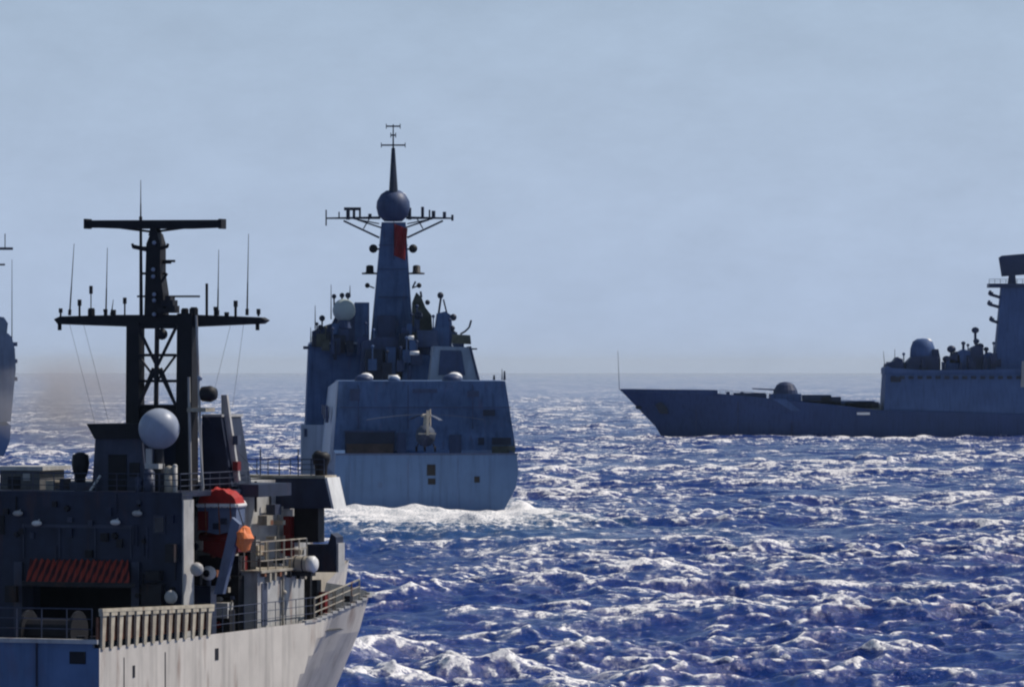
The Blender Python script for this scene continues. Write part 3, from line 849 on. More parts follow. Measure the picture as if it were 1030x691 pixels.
    for i, rw in enumerate(rows):
        a, b = Vector(rw[0]), Vector(rw[-1]); hh = .5 * (1, 1.1, 1, .8, .5, .2)[i]
        cr.append([a.lerp(b, t) + Vector((0, 0, .04 + hh * math.sin(math.pi * t) ** .45 * (1 + .07 * math.sin(13 * t + i * 2) + .05 * math.sin(31 * t + i)))) for t in [k / 20 for k in range(21)]])
    cv.loft(cr); cv.build('cover', RED, T, smooth=False)
    for i in range(7):
        a_, b_ = Vector(rows[0][0]), Vector(rows[0][-1]); p_ = a_.lerp(b_, (i + .5) / 7) - Vector((0, .06, .05)); q_ = a_.lerp(b_, min(1, (i + 1.5) / 7)) - Vector((0, .06, .05)); m_ = (p_ + q_) / 2 - Vector((0, 0, .14))
        MB().path([p_, m_, q_], .012, n=5).build('grab_line', BOATGREY, T)
    for f_ in (.2, .55, .85):
        p_ = rows[0][0]; q_ = rows[0][-1]; x_ = p_[0] + (q_[0] - p_[0]) * f_
        MB().tube((x_, VBt - .05, Z_(506)), (x_ + .05, VBt - .05, Z_(538)), .022).build('lashing', RUST, T)
    rect(199, 515, 209, 534, VBt - .05, .06).build('faded_patch', DRED, T)
    for x, y in ((214, 527), (222, 522), (232, 525)): rect(x, y, x + 6, y + 6, VBt - .04, .05).build('boat_fitting', NAVY, T)
    rebase(T, (U_(219), VBt + 2, Z_(538)))
    T = FG.root('red_hull_dinghy')
    tag(T, 'dark red inflatable stowed below the covered boat', 'boat')
    rows = []
    for f, w, up in ((0, .9, 0), (.4, 1, 0), (.75, .8, .06), (1, .1, .25)):
        y = VBt + .5 + f * 2.0
        hw = (U_(236) - U_(196)) / 2 * w; cx = (U_(236) + U_(196)) / 2 - f * .3
        zg = Z_(541) + up; zk = Z_(562) + up
        rows.append([(cx - hw, y, zg), (cx - hw, y, (zg * .3 + zk * .7)), (cx, y, zk), (cx + hw, y, (zg * .3 + zk * .7)), (cx + hw, y, zg)])
    MB().loft(rows).build('dinghy_hull', DRED, T)
    g = MB()
    for i in range(len(rows) - 1):
        for k in (0, -1): g.tube(rows[i][k], rows[i + 1][k], .16, n=10)
    g.tube(rows[0][0], rows[0][-1], .13, n=10); g.build('tube', DRED, T, smooth=True)
    rebase(T, (U_(219), VBt + 2, Z_(562)))
    # ---- orange float
    T = FG.root('marker_float')
    tag(T, 'bright orange round float hanging beside the rescue boat', 'float')
    c = Vector(pt(245.5, 542, V + 2.2))
    mb = MB(); mb.lathe(c, [(.05, .40), (.2, .36), (.34, .2), (.37, 0), (.33, -.2), (.18, -.36), (.05, -.40)], n=16)
    for v_ in mb.bm.verts:
        d_ = v_.co - c; v_.co = c + d_ * (1 + .13 * math.sin(d_.x * 11 + 1) + .10 * math.sin(d_.z * 14 + d_.x * 6))
    b = mb.build('float_body', ORANGE, T, smooth=False)
    mb = MB(); mb.tube((c.x, c.y, c.z + .38), (c.x - .25, c.y + .1, c.z + 1.0), .02); mb.build('lanyard', SOOT, T)
    rebase(T, (c.x, c.y, c.z - .4))
near_ship()
# ================================================================ middle frigate, seen from astern
MBLUE = paint('frigate_grey_blue', (.09, .15, .285), .6, .24, .45, streak=.6, rust=.15, spec=.12)
MBLUE2 = paint('frigate_upper_grey', (.045, .07, .15), .5, .25, .4, streak=.5, rust=.1)
MLOW = paint('frigate_transom', (.085, .155, .30), .5, .12, .3, streak=.45, spec=.15)
MPALE = paint('frigate_lit_grey', (.55, .60, .68), .5, .12, .2, streak=.35)  # brightness of the port side put into a paler paint
MDARK = paint('frigate_dark', (.02, .028, .055), .5, .3, .6)
OLIVE = paint('olive_canvas', (.08, .085, .07), .8, .4, 1)
MMID = paint('frigate_mid_grey', (.30, .35, .42), .5, .2, .4, streak=.5)
GREENISH = paint('pale_green_radome', (.42, .48, .46), .5, .1, .5)
SUNWHITE = paint('white_and_highlight', (.88, .87, .85), .4, .05, 1)  # plain white, also used for painted sun highlights
FLAGRED = paint('flag_red', (.22, .014, .02), .8, .15, .8)
BLADE = paint('rotor_blade_grey', (.14, .16, .21), .5, .1, 1)
HELI = paint('helicopter_grey', (.07, .085, .12), .5, .2, 1)
HWHITE = paint('helicopter_white', (.52, .46, .36), .5, .2, 1)

def ship_hull(rows, mat, parent, name='hull'):
    return MB().loft(rows).build(name, mat, parent)

def middle_ship():
    R = MID.root('frigate')
    tag(R, 'frigate seen from its stern, tall tapered grey tower with a ball and a red flag', 'warship', 'grey warships at sea')
    rect, P, pt, poly = MID.rect, MID.P, MID.pt, MID.poly
    C = -8.6
    rows = []
    for v, zt, hd, hk, hw in ((0, 5.6, 9.1, 9.25, 8.0), (20, 5.7, 9.1, 9.35, 8.4), (45, 6.5, 9.1, 9.4, 8.6), (75, 7.5, 9.0, 9.0, 8.2), (100, 8.5, 7.6, 6.6, 5.2), (120, 9.4, 4.6, 3.2, 2.0), (133, 10, .3, .2, .1)):
        sec = [(hd, zt), (hk, 3.6 if v < 100 else 5), (hk * .97, 2.2), (hw, .3), (hw * .8, -2.5)]
        rows.append([(C - h, v, z) for h, z in sec] + [(C + h, v, z) for h, z in sec[::-1]])
    hull = ship_hull(rows, MLOW, R)
    # hangar: back wall leaning forward
    a0, _ = P(335, 458, 18); b0, _ = P(518, 458, 18); a1, zt = P(340.5, 384, 18); b1, _ = P(508, 382, 18)
    mb = MB(); mb.prism([(a0, 16, 5.72), (b0, 16, 5.72), (b0, 38, 5.72), (a0, 38, 5.72)], [(a1, 17.6, zt), (b1, 17.6, zt), (b1, 38, zt + .05), (a1, 38, zt + .05)])
    mb.build('hangar', MBLUE, R)
    # port side plating ahead of the hangar, its lit look painted pale
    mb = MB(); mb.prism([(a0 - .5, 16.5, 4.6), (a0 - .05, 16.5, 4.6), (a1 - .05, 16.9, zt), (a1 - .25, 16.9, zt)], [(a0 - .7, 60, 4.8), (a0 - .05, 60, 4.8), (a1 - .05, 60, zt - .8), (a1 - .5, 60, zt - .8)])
    mb.build('pale_lit_side', MPALE, R)
    for k, v in enumerate((22, 34, 47)): MB().box(a0 - .72, a0 - .4, v, v + 4, 8.5 + .3 * k, 10.2).build('side_recess', MBLUE2, R)
    rect(303, 428, 336, 506, 57, 8).build('pale_lit_side', MPALE, R)  # pale slab again carries the lit look of the hull side
    rect(306, 432, 309, 440, 56.9, .1).build('side_recess', MBLUE2, R)
    # hangar details
    w = rect(347, 435, 397, 460, 15.5, .35).build('hangar_door', MDARK, R)
    rect(348.5, 447, 395.5, 458, 15.42, .05).build('door_sill', paint('rusty_brown_deckgear', (.09, .06, .05), .8, .3, 1), w)
    rect(346, 433.5, 398, 435.4, 15.4, .3).build('door_lintel', MBLUE2, R)
    w = rect(495, 441, 514, 448, 15.6, .3).build('quarter_opening', MDARK, R)
    rect(495, 449.5, 518, 459, 15.4, .5).build('quarter_locker', OLIVE, R)
    rect(481, 441, 487, 448, 15.7, .2).build('vent', MDARK, R)
    rect(486, 413, 498, 419, 16.1, .2).build('vent', MDARK, R)
    rect(338, 456.5, 521, 458.5, -.05, .2).build('deck_edge', MBLUE2, R)
    for x in (360, 410, 475): rect(x, 388, x + 1, 432, 16.3, .2).build('wall_seam', MBLUE2, R)
    rect(342, 410, 514, 411, 16.1, .3).build('wall_seam', MBLUE2, R)
    for x0, y0, x1, y1 in ((352, 392, 362, 404), (399, 436, 408, 456), (452, 438, 464, 457), (470, 394, 482, 400), (415, 392, 440, 396)): rect(x0, y0, x1, y1, 15.9, .3).build('wall_fitting', MBLUE2, R)
    for x0, y0, x1, y1 in ((352, 466, 353, 508), (410, 462, 411, 510), (460, 462, 461, 510)): rect(x0, y0, x1, y1, -.03, .05).build('transom_seam', MBLUE, R)
    for x0, y0, x1, y1 in ((429.5, 468, 438, 479), (430.5, 482, 438, 488), (477, 480, 482.5, 486)):
        rect(x0, y0, x1, y1, -.06, .1).build('transom_port', BLACK, R)
    for x0, y0, x1, y1 in ((380, 486, 385, 492), (472, 503, 477, 508)):
        rect(x0, y0, x1, y1, -.04, .06).build('transom_mark', MBLUE, R)
    for x, y in ((507.5, 374), (497, 378)): 
        mb = MB(); mb.tube(pt(x, 383, 18.5), pt(x, y, 18.5), .14, .08); mb.build('deck_post', MDARK, R)
    # egg-shaped covers on the hangar roof, sun highlights added as white balls
    for x, w in ((366, 10), (396, 6), (455, 11)):
        c = Vector(pt(x, 383, 22)); MB().ball(c, w / 10, 1, 1, .62, seg=18).build('roof_dome_and_highlight', MBLUE2 if x != 396 else MBLUE, R, smooth=True)
        MB().ball(c + Vector((.25, .3, .26 * w / 10)), w / 10 * .74, 1, 1, .68, seg=16).build('roof_dome_and_highlight', SUNWHITE, R, smooth=True)
    # superstructure blocks
    mb = MB(); a, b = poly([(311, 347), (373, 347), (373, 400), (371, 440), (307, 440)], 58, 14); mb.prism(a, b); mb.build('port_superstructure', MBLUE, R)
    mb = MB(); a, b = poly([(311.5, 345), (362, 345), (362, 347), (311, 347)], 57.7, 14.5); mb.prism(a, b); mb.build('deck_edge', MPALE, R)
    rect(357, 305, 371.5, 347, 60, 5).build('director_house', MBLUE, R)
    mb = MB(); a, b = poly([(314, 345), (314, 334), (322, 330), (334, 326), (338, 318), (357, 318), (357, 345)], 60, 4); mb.prism(a, b); mb.build('port_upperworks', MBLUE2, R)
    c = Vector(pt(346, 313, 58.5)); MB().ball(c, 1.3, 1, .8, 1, seg=22).build('pale_radome', GREENISH, R, smooth=True)
    MB().lathe((c.x, c.y, c.z - 2), [(.9, 0), (.7, .9)], n=12).build('radome_base', MBLUE2, R)
    for x, y, r in ((336, 299, .28), (344, 298, .3), (350, 298, .34), (324, 321, .36), (322, 330, .3)):
        cc = Vector(pt(x, y, 59)); mb = MB(); mb.ball(cc, r, seg=10); mb.tube(cc, cc - Vector((0, 0, 1.2)), .09); mb.build('sensor_head', MDARK, R, smooth=True)
    for x0, y0, y1 in ((317, 332, 308), (312.5, 345, 330), (333, 322, 287), (307, 352, 350), (352, 300, 288), (505, 383, 372)):
        mb = MB(); mb.tube(pt(x0, y0, 59), pt(x0, y1, 59), .07, .03); mb.build('whip_antenna', MDARK, R)
    rect(305, 349, 312, 352, 58.5, 1).build('side_lamp', MBLUE2, R)
    # centre body
    mb = MB(); a, b = poly([(365, 345), (380, 340), (437, 340), (440, 385), (362, 385)], 50, 8); mb.prism(a, b); mb.build('centre_house', MBLUE2, R)
    for x0, y0, x1, y1, v, m in ((405, 358, 436, 385, 46, MBLUE), (368, 352, 385, 384, 48, MDARK), (388, 350, 398, 384, 48.5, MBLUE), (399, 362, 404, 380, 45.8, BLACK), (420, 333, 440, 350, 49, MBLUE2),
                                 (402, 336, 412, 352, 49, MDARK), (436, 330, 452, 352, 52, MBLUE), (412, 343, 420, 358, 47, MBLUE)):
        rect(x0, y0, x1, y1, v, 3).build('deckhouse_block', m, R)
    for x, y, w in ((413.5, 340.5, 3.2), (417, 356, 5.2), (395.5, 380, 5.6)):  # white highlights built in as small canister-shaped solids
        c = Vector(pt(x, y, 44)); mb = MB(); mb.lathe(c, [(.02, -w / 10), (.22, -w / 10 + .03), (.24, w / 10 - .03), (.02, w / 10)], axis='x', n=10); mb.build('canister_shape', SUNWHITE, R, smooth=True)
    # tower
    u0, z0 = P(371, 347, 60); u1, _ = P(418, 347, 60); u2, z2 = P(384.5, 224, 60); u3, _ = P(408.5, 224, 60)
    tw = MB().frustum((u0, u1, 60, 66, z0 - 3), (u2, u3, 61.5, 64, z2)).build('mast_tower', MBLUE, R)
    rect(380, 318, 398, 347, 59.5, .8).build('tower_panel', MBLUE2, R)
    for y in (300, 272, 248): 
        uu0, zz = P(378, y, 60.5); uu1, _ = P(413, y, 60.5)
        MB().box(uu0 + .3, uu1 - .3, 60.4, 60.55, zz, zz + .1).build('tower_ladder_band', MBLUE2, tw)
    # ball and spire
    c = Vector(pt(395.5, 208, 62)); MB().lathe(c, [(1.0, -1.75), (1.7, -1.1), (1.92, -.2), (1.85, .5), (1.4, 1.3), (.8, 1.72), (.1, 1.8)], n=24).build('radome_ball', MBLUE2, R, smooth=True)
    MB().ball(c + Vector((.95, .4, .95)), .62, seg=12).build('radome_highlight', SUNWHITE, R, smooth=True)  # white ball set in at upper right as a sun highlight
    mb = MB(); mb.tube(pt(395.8, 199, 61.3), pt(395.5, 150, 62), .55, .2, n=8); mb.tube(pt(395.5, 150, 62), pt(395.5, 126, 62), .1, .06, n=6); mb.build('spire', MDARK, R)
    for y, w in ((147, 12), (128, 7), (137, 2.5)):
        mb = MB(); mb.tube(pt(395.5 - w, y, 62), pt(395.5 + w, y, 62), .09, n=6)
        for s in (-1, 1): mb.tube(pt(395.5 + s * w, y - 2.5, 62), pt(395.5 + s * w, y + 2.5, 62), .05, n=5)
        mb.build('spire_aerial', MDARK, R)
    # yards
    mb = MB()
    for s in (-1, 1):
        tip = 395.5 + s * (68 if s < 0 else 60); th = pt(tip, 220.5, 62); c0 = pt(395.5 + s * 13, 220, 62)
        mb.tube(c0, th, .16, .09); mb.tube(pt(395.5 + s * 14, 240, 62), pt(395.5 + s * 50, 223, 62), .11)
        mb.tube(pt(395.5 + s * 12, 230, 62), pt(395.5 + s * 36, 222, 62), .09); mb.tube(pt(395.5 + s * 24, 221, 62), pt(395.5 + s * 30, 231, 62), .07)
        mb.tube(pt(395.5 + s * 40, 221, 62), pt(395.5 + s * 14, 226, 62), .07)
    yd = mb.build('yard', MDARK, R)
    for x, y0, y1, r in ((328, 228, 212, .08), (350, 222, 211, .22), (356, 221, 210, .16), (362, 221, 209.5, .12), (341, 221, 214, .08), (372, 221, 216, .2), (425, 221, 209, .18), (436, 221, 213, .22), (447, 221, 214, .2), (455, 223, 217, .14), (432, 221, 212, .1), (412, 222, 210, .2)):
        mb = MB(); mb.tube(pt(x, y0, 62), pt(x, y1, 62), r, n=7); mb.build('yard_aerial', MDARK, yd)
    rect(346, 209.5, 363, 212.5, 62, .4).build('yard_radar', MDARK, yd)
    # side sensors on brackets
    for s in (-1, 1):
        for yy, xx in ((251, 20), (272, 23.5), (288, 24)):
            c = Vector(pt(395.5 + s * (xx + (2 if yy == 288 else 0)), yy, 62))
            mb = MB()
            if yy == 251: mb.ball(c, .5, seg=12); mb.tube(c, c - Vector((s * 1.1, 0, .1)), .1)
            elif yy == 272: mb.lathe(c - Vector((0, 0, .5)), [(.75, 0), (.7, .15), (.45, .2), (.42, .9), (.2, 1.0)], n=12); mb.tube(c - Vector((-s * .9, 0, .45)), c - Vector((s * 1.6, 0, .45)), .1)
            else: mb.ball(c, .3, seg=10); mb.tube(c, c - Vector((s * .8, 0, .3)), .08)
            mb.build('side_sensor', BLACK, R, smooth=True)
    # starboard upper works
    for pl, v, dv, m in (([(414, 345), (436, 345), (434, 318), (428, 310), (424, 300), (419, 295), (415, 305)], 58, 2, OLIVE),
                         ([(436, 345), (456, 345), (454, 318), (448, 314), (440, 316)], 55, 3, MBLUE),
                         ([(455, 346), (474, 347), (473, 338), (456, 337)], 42, 3, OLIVE)):
        a, b = poly(pl, v, dv); mb = MB(); mb.prism(a, b); mb.build('upperworks', m, R)
    mb = MB(); mb.tube(pt(441, 318, 56), pt(443.5, 300, 56), .12); mb.tube(pt(450, 318, 56), pt(446, 302, 56), .09); mb.ball(pt(443, 298, 56), .38, seg=10); mb.build('sensor_pole', MDARK, R)
    mb = MB(); mb.tube(pt(424, 300, 58.5), pt(423, 294, 58.5), .12); mb.tube(pt(415, 290, 60), pt(418, 284, 60), .1); mb.build('sensor_pole', MDARK, R)
    for x, y, r in ((456, 320, .4), (455, 331, .32), (430, 305, .3), (421, 318, .5)):
        MB().ball(pt(x, y, 54), r, seg=10).build('sensor_head', MDARK, R, smooth=True)
    mb = MB(); mb.path([pt(463, 337, 43), pt(468, 334, 43), pt(472, 330, 43), pt(474, 323, 43)], .11); mb.build('curved_davit', MDARK, R)
    # the crowd of small gear round the tower foot
    random.seed(11)
    for i in range(46):
        if i % 2: px, py, v = random.uniform(408, 462), random.uniform(312, 352), random.uniform(50, 57)
        else: px, py, v = random.uniform(316, 376), random.uniform(326, 350), random.uniform(56, 58)
        if i % 9 == 0: px, py, v = random.uniform(374, 436), random.uniform(348, 380), 45.5
        py = max(py, 352 - (40 - abs(px - (430 if i % 2 else 350)) * .9))
        c = Vector(pt(px, py, v)); w, h = random.uniform(.15, .6), random.uniform(.2, .9)
        mb = MB(); mb.box(c.x - w, c.x + w, c.y, c.y + .6, c.z - h - .8, c.z + h * .4)
        if i % 3 == 0: mb.tube((c.x, c.y + .3, c.z), (c.x, c.y + .3, c.z + 1.5), .07); mb.ball((c.x, c.y + .3, c.z + 1.5), .2, seg=8)
        mb.build('upperworks_gear', random.choice([MBLUE2, MDARK, MBLUE, OLIVE, MBLUE2]), R)
    # starboard engine housing
    a, b = poly([(436, 349), (472, 350), (480.5, 384), (432, 384)], 40, 9); mb = MB(); mb.prism(a, b); mb.build('funnel_housing', MMID, R)
    a, b = poly([(443, 353), (464, 353.5), (468, 378), (441, 378)], 39.85, .2); mb = MB(); mb.prism(a, b); mb.build('intake_louvre', MBLUE2, R)
    a, b = poly([(472.5, 349), (474, 349), (483, 384), (481, 384)], 39.8, 8.5); mb = MB(); mb.prism(a, b); mb.build('housing_edge', MBLUE2, R)
    rect(474, 351, 480, 352.5, 42, .4).build('side_lamp', MDARK, R)
    rebase(R, (C, 60, 0))
    # --- flag
    T = MID.root('flag')
    tag(T, 'red naval flag hanging against the middle ship tower below the ball', 'flag')
    rws = []
    for i in range(9):
        y = 226 + i * 4
        x0, x1 = 396.5 - .2 * math.sin(i), 410 - .35 * i * (1 if i < 5 else .9)
        rws.append([Vector(pt(x0 + (x1 - x0) * k / 6, y + k * .8, 60.0)) + Vector((0, .14 * math.sin(k * 1.7 + i * .5), 0)) for k in range(7)])
    f = MB().loft(rws, cap=False).build('flag_cloth', FLAGRED, T)
    sm = f.modifiers.new('solid', 'SOLIDIFY'); sm.thickness = .03
    mb = MB(); mb.tube(pt(396.2, 222, 60), pt(396.2, 262, 60), .035); mb.build('halyard', MDARK, T)
    rebase(T, pt(396.2, 262, 60))
    # --- helicopter on the flight deck, tail towards us
    T = MID.root('helicopter')
    tag(T, 'parked helicopter with pale tail and drooping rotor blades on the flight deck', 'helicopter')
    vH = 9.5; cx, zc = P(428, 440, vH)
    mb = MB()
    prof = [(0, .25, .9), (-1.2, .8, .5), (-2.6, 1.05, .25), (-4.0, 1.0, .25), (-5.2, .6, .6)]
    rws = []
    for dy, w, z0 in [(2.6, .3, .9), (1.6, .85, .35), (0, 1.05, .2), (-1.6, .85, .5), (-3.0, .38, 1.1), (-5.5, .2, 1.7)]:
        zt_ = {2.6: 1.5, 1.6: 2.1, 0: 2.5, -1.6: 2.4, -3.0: 2.0, -5.5: 2.1}[dy]
        rws.append([(cx + w * math.cos(t), vH + dy, 5.95 + (z0 + zt_) / 2 + (zt_ - z0) / 2 * math.sin(t)) for t in [k * math.pi / 6 for k in range(13)]])
    fu = mb.loft(rws).build('fuselage', HELI, T, smooth=True)
    mb = MB(); a = [(cx - .1, vH - 5.6, 7.4), (cx - .1, vH - 4.6, 7.5), (cx - .1, vH - 5.2, 9.9), (cx - .1, vH - 6.0, 9.9)]
    mb.prism(a, [(x + .28, y, z) for x, y, z in a]); mb.build('tail_fin', HWHITE, T)
    mb = MB(); mb.box(cx - .9, cx + .9, vH - 5.4, vH - 4.9, 7.5, 7.62); mb.build('tailplane', HWHITE, T)
    mb = MB(); 
    for t in (.4, 1.97, 3.54, 5.1): mb.tube((cx + .3, vH - 5.6, 9.2), (cx + .3, vH - 5.6 + math.sin(t) * .9, 9.2 + math.cos(t) * .9), .06)
    mb.build('tail_rotor', HWHITE, T)
    mb = MB(); mb.tube((cx, vH, 8.3), (cx, vH, 9.35), .25, .16); mb.lathe((cx, vH, 9.3), [(.5, -.1), (.5, .12), (.2, .22)], n=12); mb.build('rotor_hub', HWHITE, T)
    for k in range(4):
        t = .22 + k * math.pi / 2
        mb = MB(); prev = None
        pts = [Vector((cx + math.cos(t) * r, vH + math.sin(t) * r, 9.42 - .014 * r * r)) for r in (.4, 2, 3.5, 5, 6.2)]
        n_ = Vector((-math.sin(t), math.cos(t), 0)) * .2
        up = Vector((0, 0, .05))
        for p, q in zip(pts, pts[1:]): mb.prism([p - n_, p + n_, p + n_ + up, p - n_ + up], [q - n_, q + n_, q + n_ + up, q - n_ + up])
        mb.build('rotor_blade', BLADE, T)
    for dx, dy in ((-.95, -.6), (.95, -.6), (0, 2)):
        mb = MB(); mb.lathe((cx + dx, vH + dy, 5.9 + .02), [(.28, -.1), (.28, .1)], axis='x', n=12); mb.tube((cx + dx, vH + dy, 5.95), (cx + dx * .8, vH + dy, 6.5), .06); mb.build('wheel', BLACK, T)
    rebase(T, (cx, vH, 5.65))
middle_ship()

# ================================================================ crossing frigate on the right (its long axis lies across the view)
RBLUE = paint('crossing_hull_grey', (.036, .066, .175), .6, .14, .12, streak=.4, spec=.1)
RUP = paint('crossing_upper_grey', (.066, .118, .26), .6, .16, .2, streak=.4, spec=.1)
RDK = paint('crossing_dark', (.022, .038, .10), .5, .2, .4)
RPALE = paint('crossing_deck_pale', (.30, .31, .32), .6, .2, .3)
def right_ship():
    G = Frame(672, 1045.0, 0)
    R = G.root('frigate')
    tag(R, 'frigate crossing at right with long low bow and domed gun on the foredeck', 'warship', 'grey warships at sea')
    rect, P, pt, poly = G.rect, G.P, G.pt, G.poly
    VC = 7.0
    rows = []
    stem = lambda px: 392.5 + (px - 624) * (438 - 392.5) / (668 - 624)
    for px, yt, hb, hw in ((624.5, 392, .15, .05), (634, 392.3, 1.0, .1), (648, 392.8, 2.2, .1), (660, 393.2, 3.1, .15), (672, 393.6, 3.9, .3), (690, 394.4, 4.9, 1.2), (722, 396.5, 6.0, 3.0), (760, 400, 6.7, 4.6), (810, 405, 7.0, 5.9),
                           (850, 409, 7.0, 6.5), (880, 413, 7.0, 6.7), (1100, 420, 7.0, 6.7), (1220, 420, 6.6, 6.0)):
        x0, zt = P(px, yt, 0)
        zb = -2.0 if px >= 672 else P(px, stem(px), 0)[1]
        zm = zb + (zt - zb) * .5
        z1 = zb + (zt - zb) * .22
        hm = hw + (hb - hw) * .45
        sec = [(hb, zt), (hm, zm), (hw + (hm - hw) * .4, z1), (hw, zb)]
        rows.append([(x0, VC - h, z) for h, z in sec] + [(x0, VC + h, z) for h, z in sec[::-1]])
    hull = ship_hull(rows, RBLUE, R)
    # raised bow bulwark
    mb = MB()
    for s in (-1, 1):
        top = []
        for px, h in ((625, .1), (634, 1.0), (648, 2.2), (660, 3.1), (672, 3.9), (690, 4.9), (722, 6.0)):
            x0, zt = P(px, 392 + (px - 624) * .012, 0); zb = P(px, 393 + (px - 624) * .042, 0)[1] - .3
            top.append((x0, VC + s * h, zt, zb))
        for (x, y, zt, zb), (x2, y2, zt2, zb2) in zip(top, top[1:]):
            mb.prism([(x, y, zb), (x, y - s * .12, zb), (x, y - s * .12, zt), (x, y, zt)], [(x2, y2, zb2), (x2, y2 - s * .12, zb2), (x2, y2 - s * .12, zt2), (x2, y2, zt2)])
    mb.build('bow_bulwark', RBLUE, R)
    a, b = poly([(659, 408), (665, 405), (671, 411), (672, 417), (664, 417)], VC - 3.1, .9); mb = MB(); mb.prism(a, b); mb.build('anchor', MDARK, R)
    mb = MB(); mb.ball(pt(643, 410.5, VC - .2), .75, 1.2, .5, .6, seg=10); mb.build('stem_anchor', MDARK, R)
    mb = MB(); mb.tube(pt(623, 393, VC), pt(621.5, 354, VC), .07, .04); mb.build('jackstaff', RDK, R)
    railing([pt(724, 397.5, 1.2), pt(885, 411, .2)], 1.0, R, RDK, n=26, r=.035, wires=2)
    for x0, y0, x1, y1 in ((700, 410, 700.6, 436), (742, 405, 742.6, 438), (796, 414, 796.6, 440), (850, 420, 850.6, 441)): rect(x0, y0, x1, y1, .75, .2).build('hull_seam', RDK, R)
    # foredeck gear
    for x, w, h in ((731, 3, 3), (738, 4, 2.5), (745, 3, 4), (752, 4, 3), (760, 4, 4), (768, 3, 4)):
        y = 397 + (x - 722) * .09; rect(x, y - h, x + w, y + 2, VC - 1, 2).build('capstan', RDK, R)
    rect(742, 396, 770, 402, VC - 2, 4).build('breakwater', RDK, R)
    # gun turret
    c = Vector(pt(790, 399, VC)); 
    t = MB().lathe(c, [(2.6, -.6), (2.7, .3), (2.5, 1.2), (1.9, 2.3), (1.1, 2.85), (.1, 3.0)], n=18).build('gun_turret', RDK, R, smooth=False)
    mb = MB(); mb.tube(c + Vector((-1.8, 0, 1.3)), c + Vector((-7.0, 0, 1.55)), .17, .12); mb.build('gun_barrel', RDK, t)
    for x0, y0, x1, y1, m in ((775, 397, 806, 402, RUP), (808, 398, 836, 404, RDK), (826, 400, 846, 405, RDK), (800, 404, 880, 408, RUP), (806, 407, 886, 410.5, RPALE), (850, 405, 884, 408.5, RDK)):
        rect(x0, y0, x1, y1 + 3, VC - 3, 6).build('missile_box', m, R)
    rect(862, 415.5, 875, 418, -.3, .3).build('white_panel', SUNWHITE, R)
    mb = MB()
    a, b = poly([(777, 402), (790, 402), (806, 414), (796, 414)], .05, .1); mb.prism(a, b); mb.build('hull_mark', RUP, R)
    # superstructure
    u0, z0 = P(889, 420, 0); u1, zt = P(891.5, 377, 0)
    ue = P(1150, 400, 0)[0]
    MB().prism([(u0, .3, 4.0), (ue, .3, 4.0), (ue, 13.7, 4.0), (u0, 13.7, 4.0)], [(u1, 1.3, zt), (ue, 1.3, zt), (ue, 12.7, zt), (u1, 12.7, zt)]).build('superstructure', RUP, R)
    # bridge front facing ahead (left) with window band
    mb = MB(); a, b = poly([(890, 377), (890, 371), (893, 369), (897, 371), (930, 373), (1040, 372), (1040, 377)], 1.5, 11); mb.prism(a, b); mb.build('bridge', RUP, R)
    for x in range(896, 1030, 9):
        rect(x, 379, x + 5, 382, .62 + .2, .2).build('window', MDARK, R)
    rect(896, 380, 906, 385, .9, .3).build('dark_vent', MDARK, R)
    a, b = poly([(890, 376), (891, 367), (899, 364), (902, 360), (908, 362), (909, 372), (912, 377)], 3, 6); mb = MB(); mb.prism(a, b); mb.build('bridge_wing', RDK, R)
    mb = MB(); mb.tube(pt(890, 370, 5), pt(888.5, 354, 5), .08, .04); mb.build('whip_antenna', RDK, R)
    mb = MB(); mb.tube(pt(900, 364, 5), pt(900, 352, 5), .08, .05); mb.build('whip_antenna', RDK, R)
    # fire-control dome house
    a, b = poly([(911, 376), (911, 366), (917, 360), (943, 358), (946, 376)], 4, 6); mb = MB(); mb.prism(a, b); mb.build('director_house', RDK, R)
    c = Vector(pt(928, 354, VC)); MB().lathe(c, [(2.4, -2.5), (2.7, -1), (2.6, .6), (2.1, 2.0), (1.2, 2.6), (.1, 2.7)], n=20).build('radar_dome', RUP, R, smooth=True)
    MB().ball(c + Vector((1.1, -.3, 1.75)), .95, seg=12).build('dome_highlight', SUNWHITE, R, smooth=True)  # sun highlight on the dome, made as a white ball
    MB().ball(pt(929, 373, 3.6), .9, 1, .6, 1, seg=12).build('side_sensor', MDARK, R, smooth=True)
    mb = MB(); a, b = poly([(938, 376), (938, 352), (944, 352), (946, 362), (946, 376)], 5, 4); mb.prism(a, b); mb.build('dome_backframe', RDK, R)
    # middle clutter
    for x0, y0, x1, y1 in ((950, 362, 963, 376), (962, 352, 977, 376), (975, 348, 990, 376), (988, 355, 1003, 376), (955, 356, 966, 366), (996, 362, 1020, 376), (1012, 357, 1040, 376)):
        a, b = poly([(x0, y1), (x1, y1), (x1 - 1, y0 + 2), ((x0 + x1) / 2, y0), (x0 + 1.5, y0 + 3)], 4.5, 5); mb = MB(); mb.prism(a, b); mb.build('deckhouse_block', RDK if x0 % 2 else RUP, R)
    for x, y, r in ((957, 352, 1.0), (969, 346, .5), (982, 344, .7), (981, 333, .85), (986, 349, .8), (992, 352, .6), (962, 358, 1.0), (952, 362, .9)):
        cc = Vector(pt(x, y, VC - 1)); mb = MB(); mb.ball(cc, r, 1, 1, .8, seg=10); mb.tube(cc, cc - Vector((0, 0, 3)), .28); mb.build('sensor_head', RDK, R, smooth=True)
    random.seed(4)
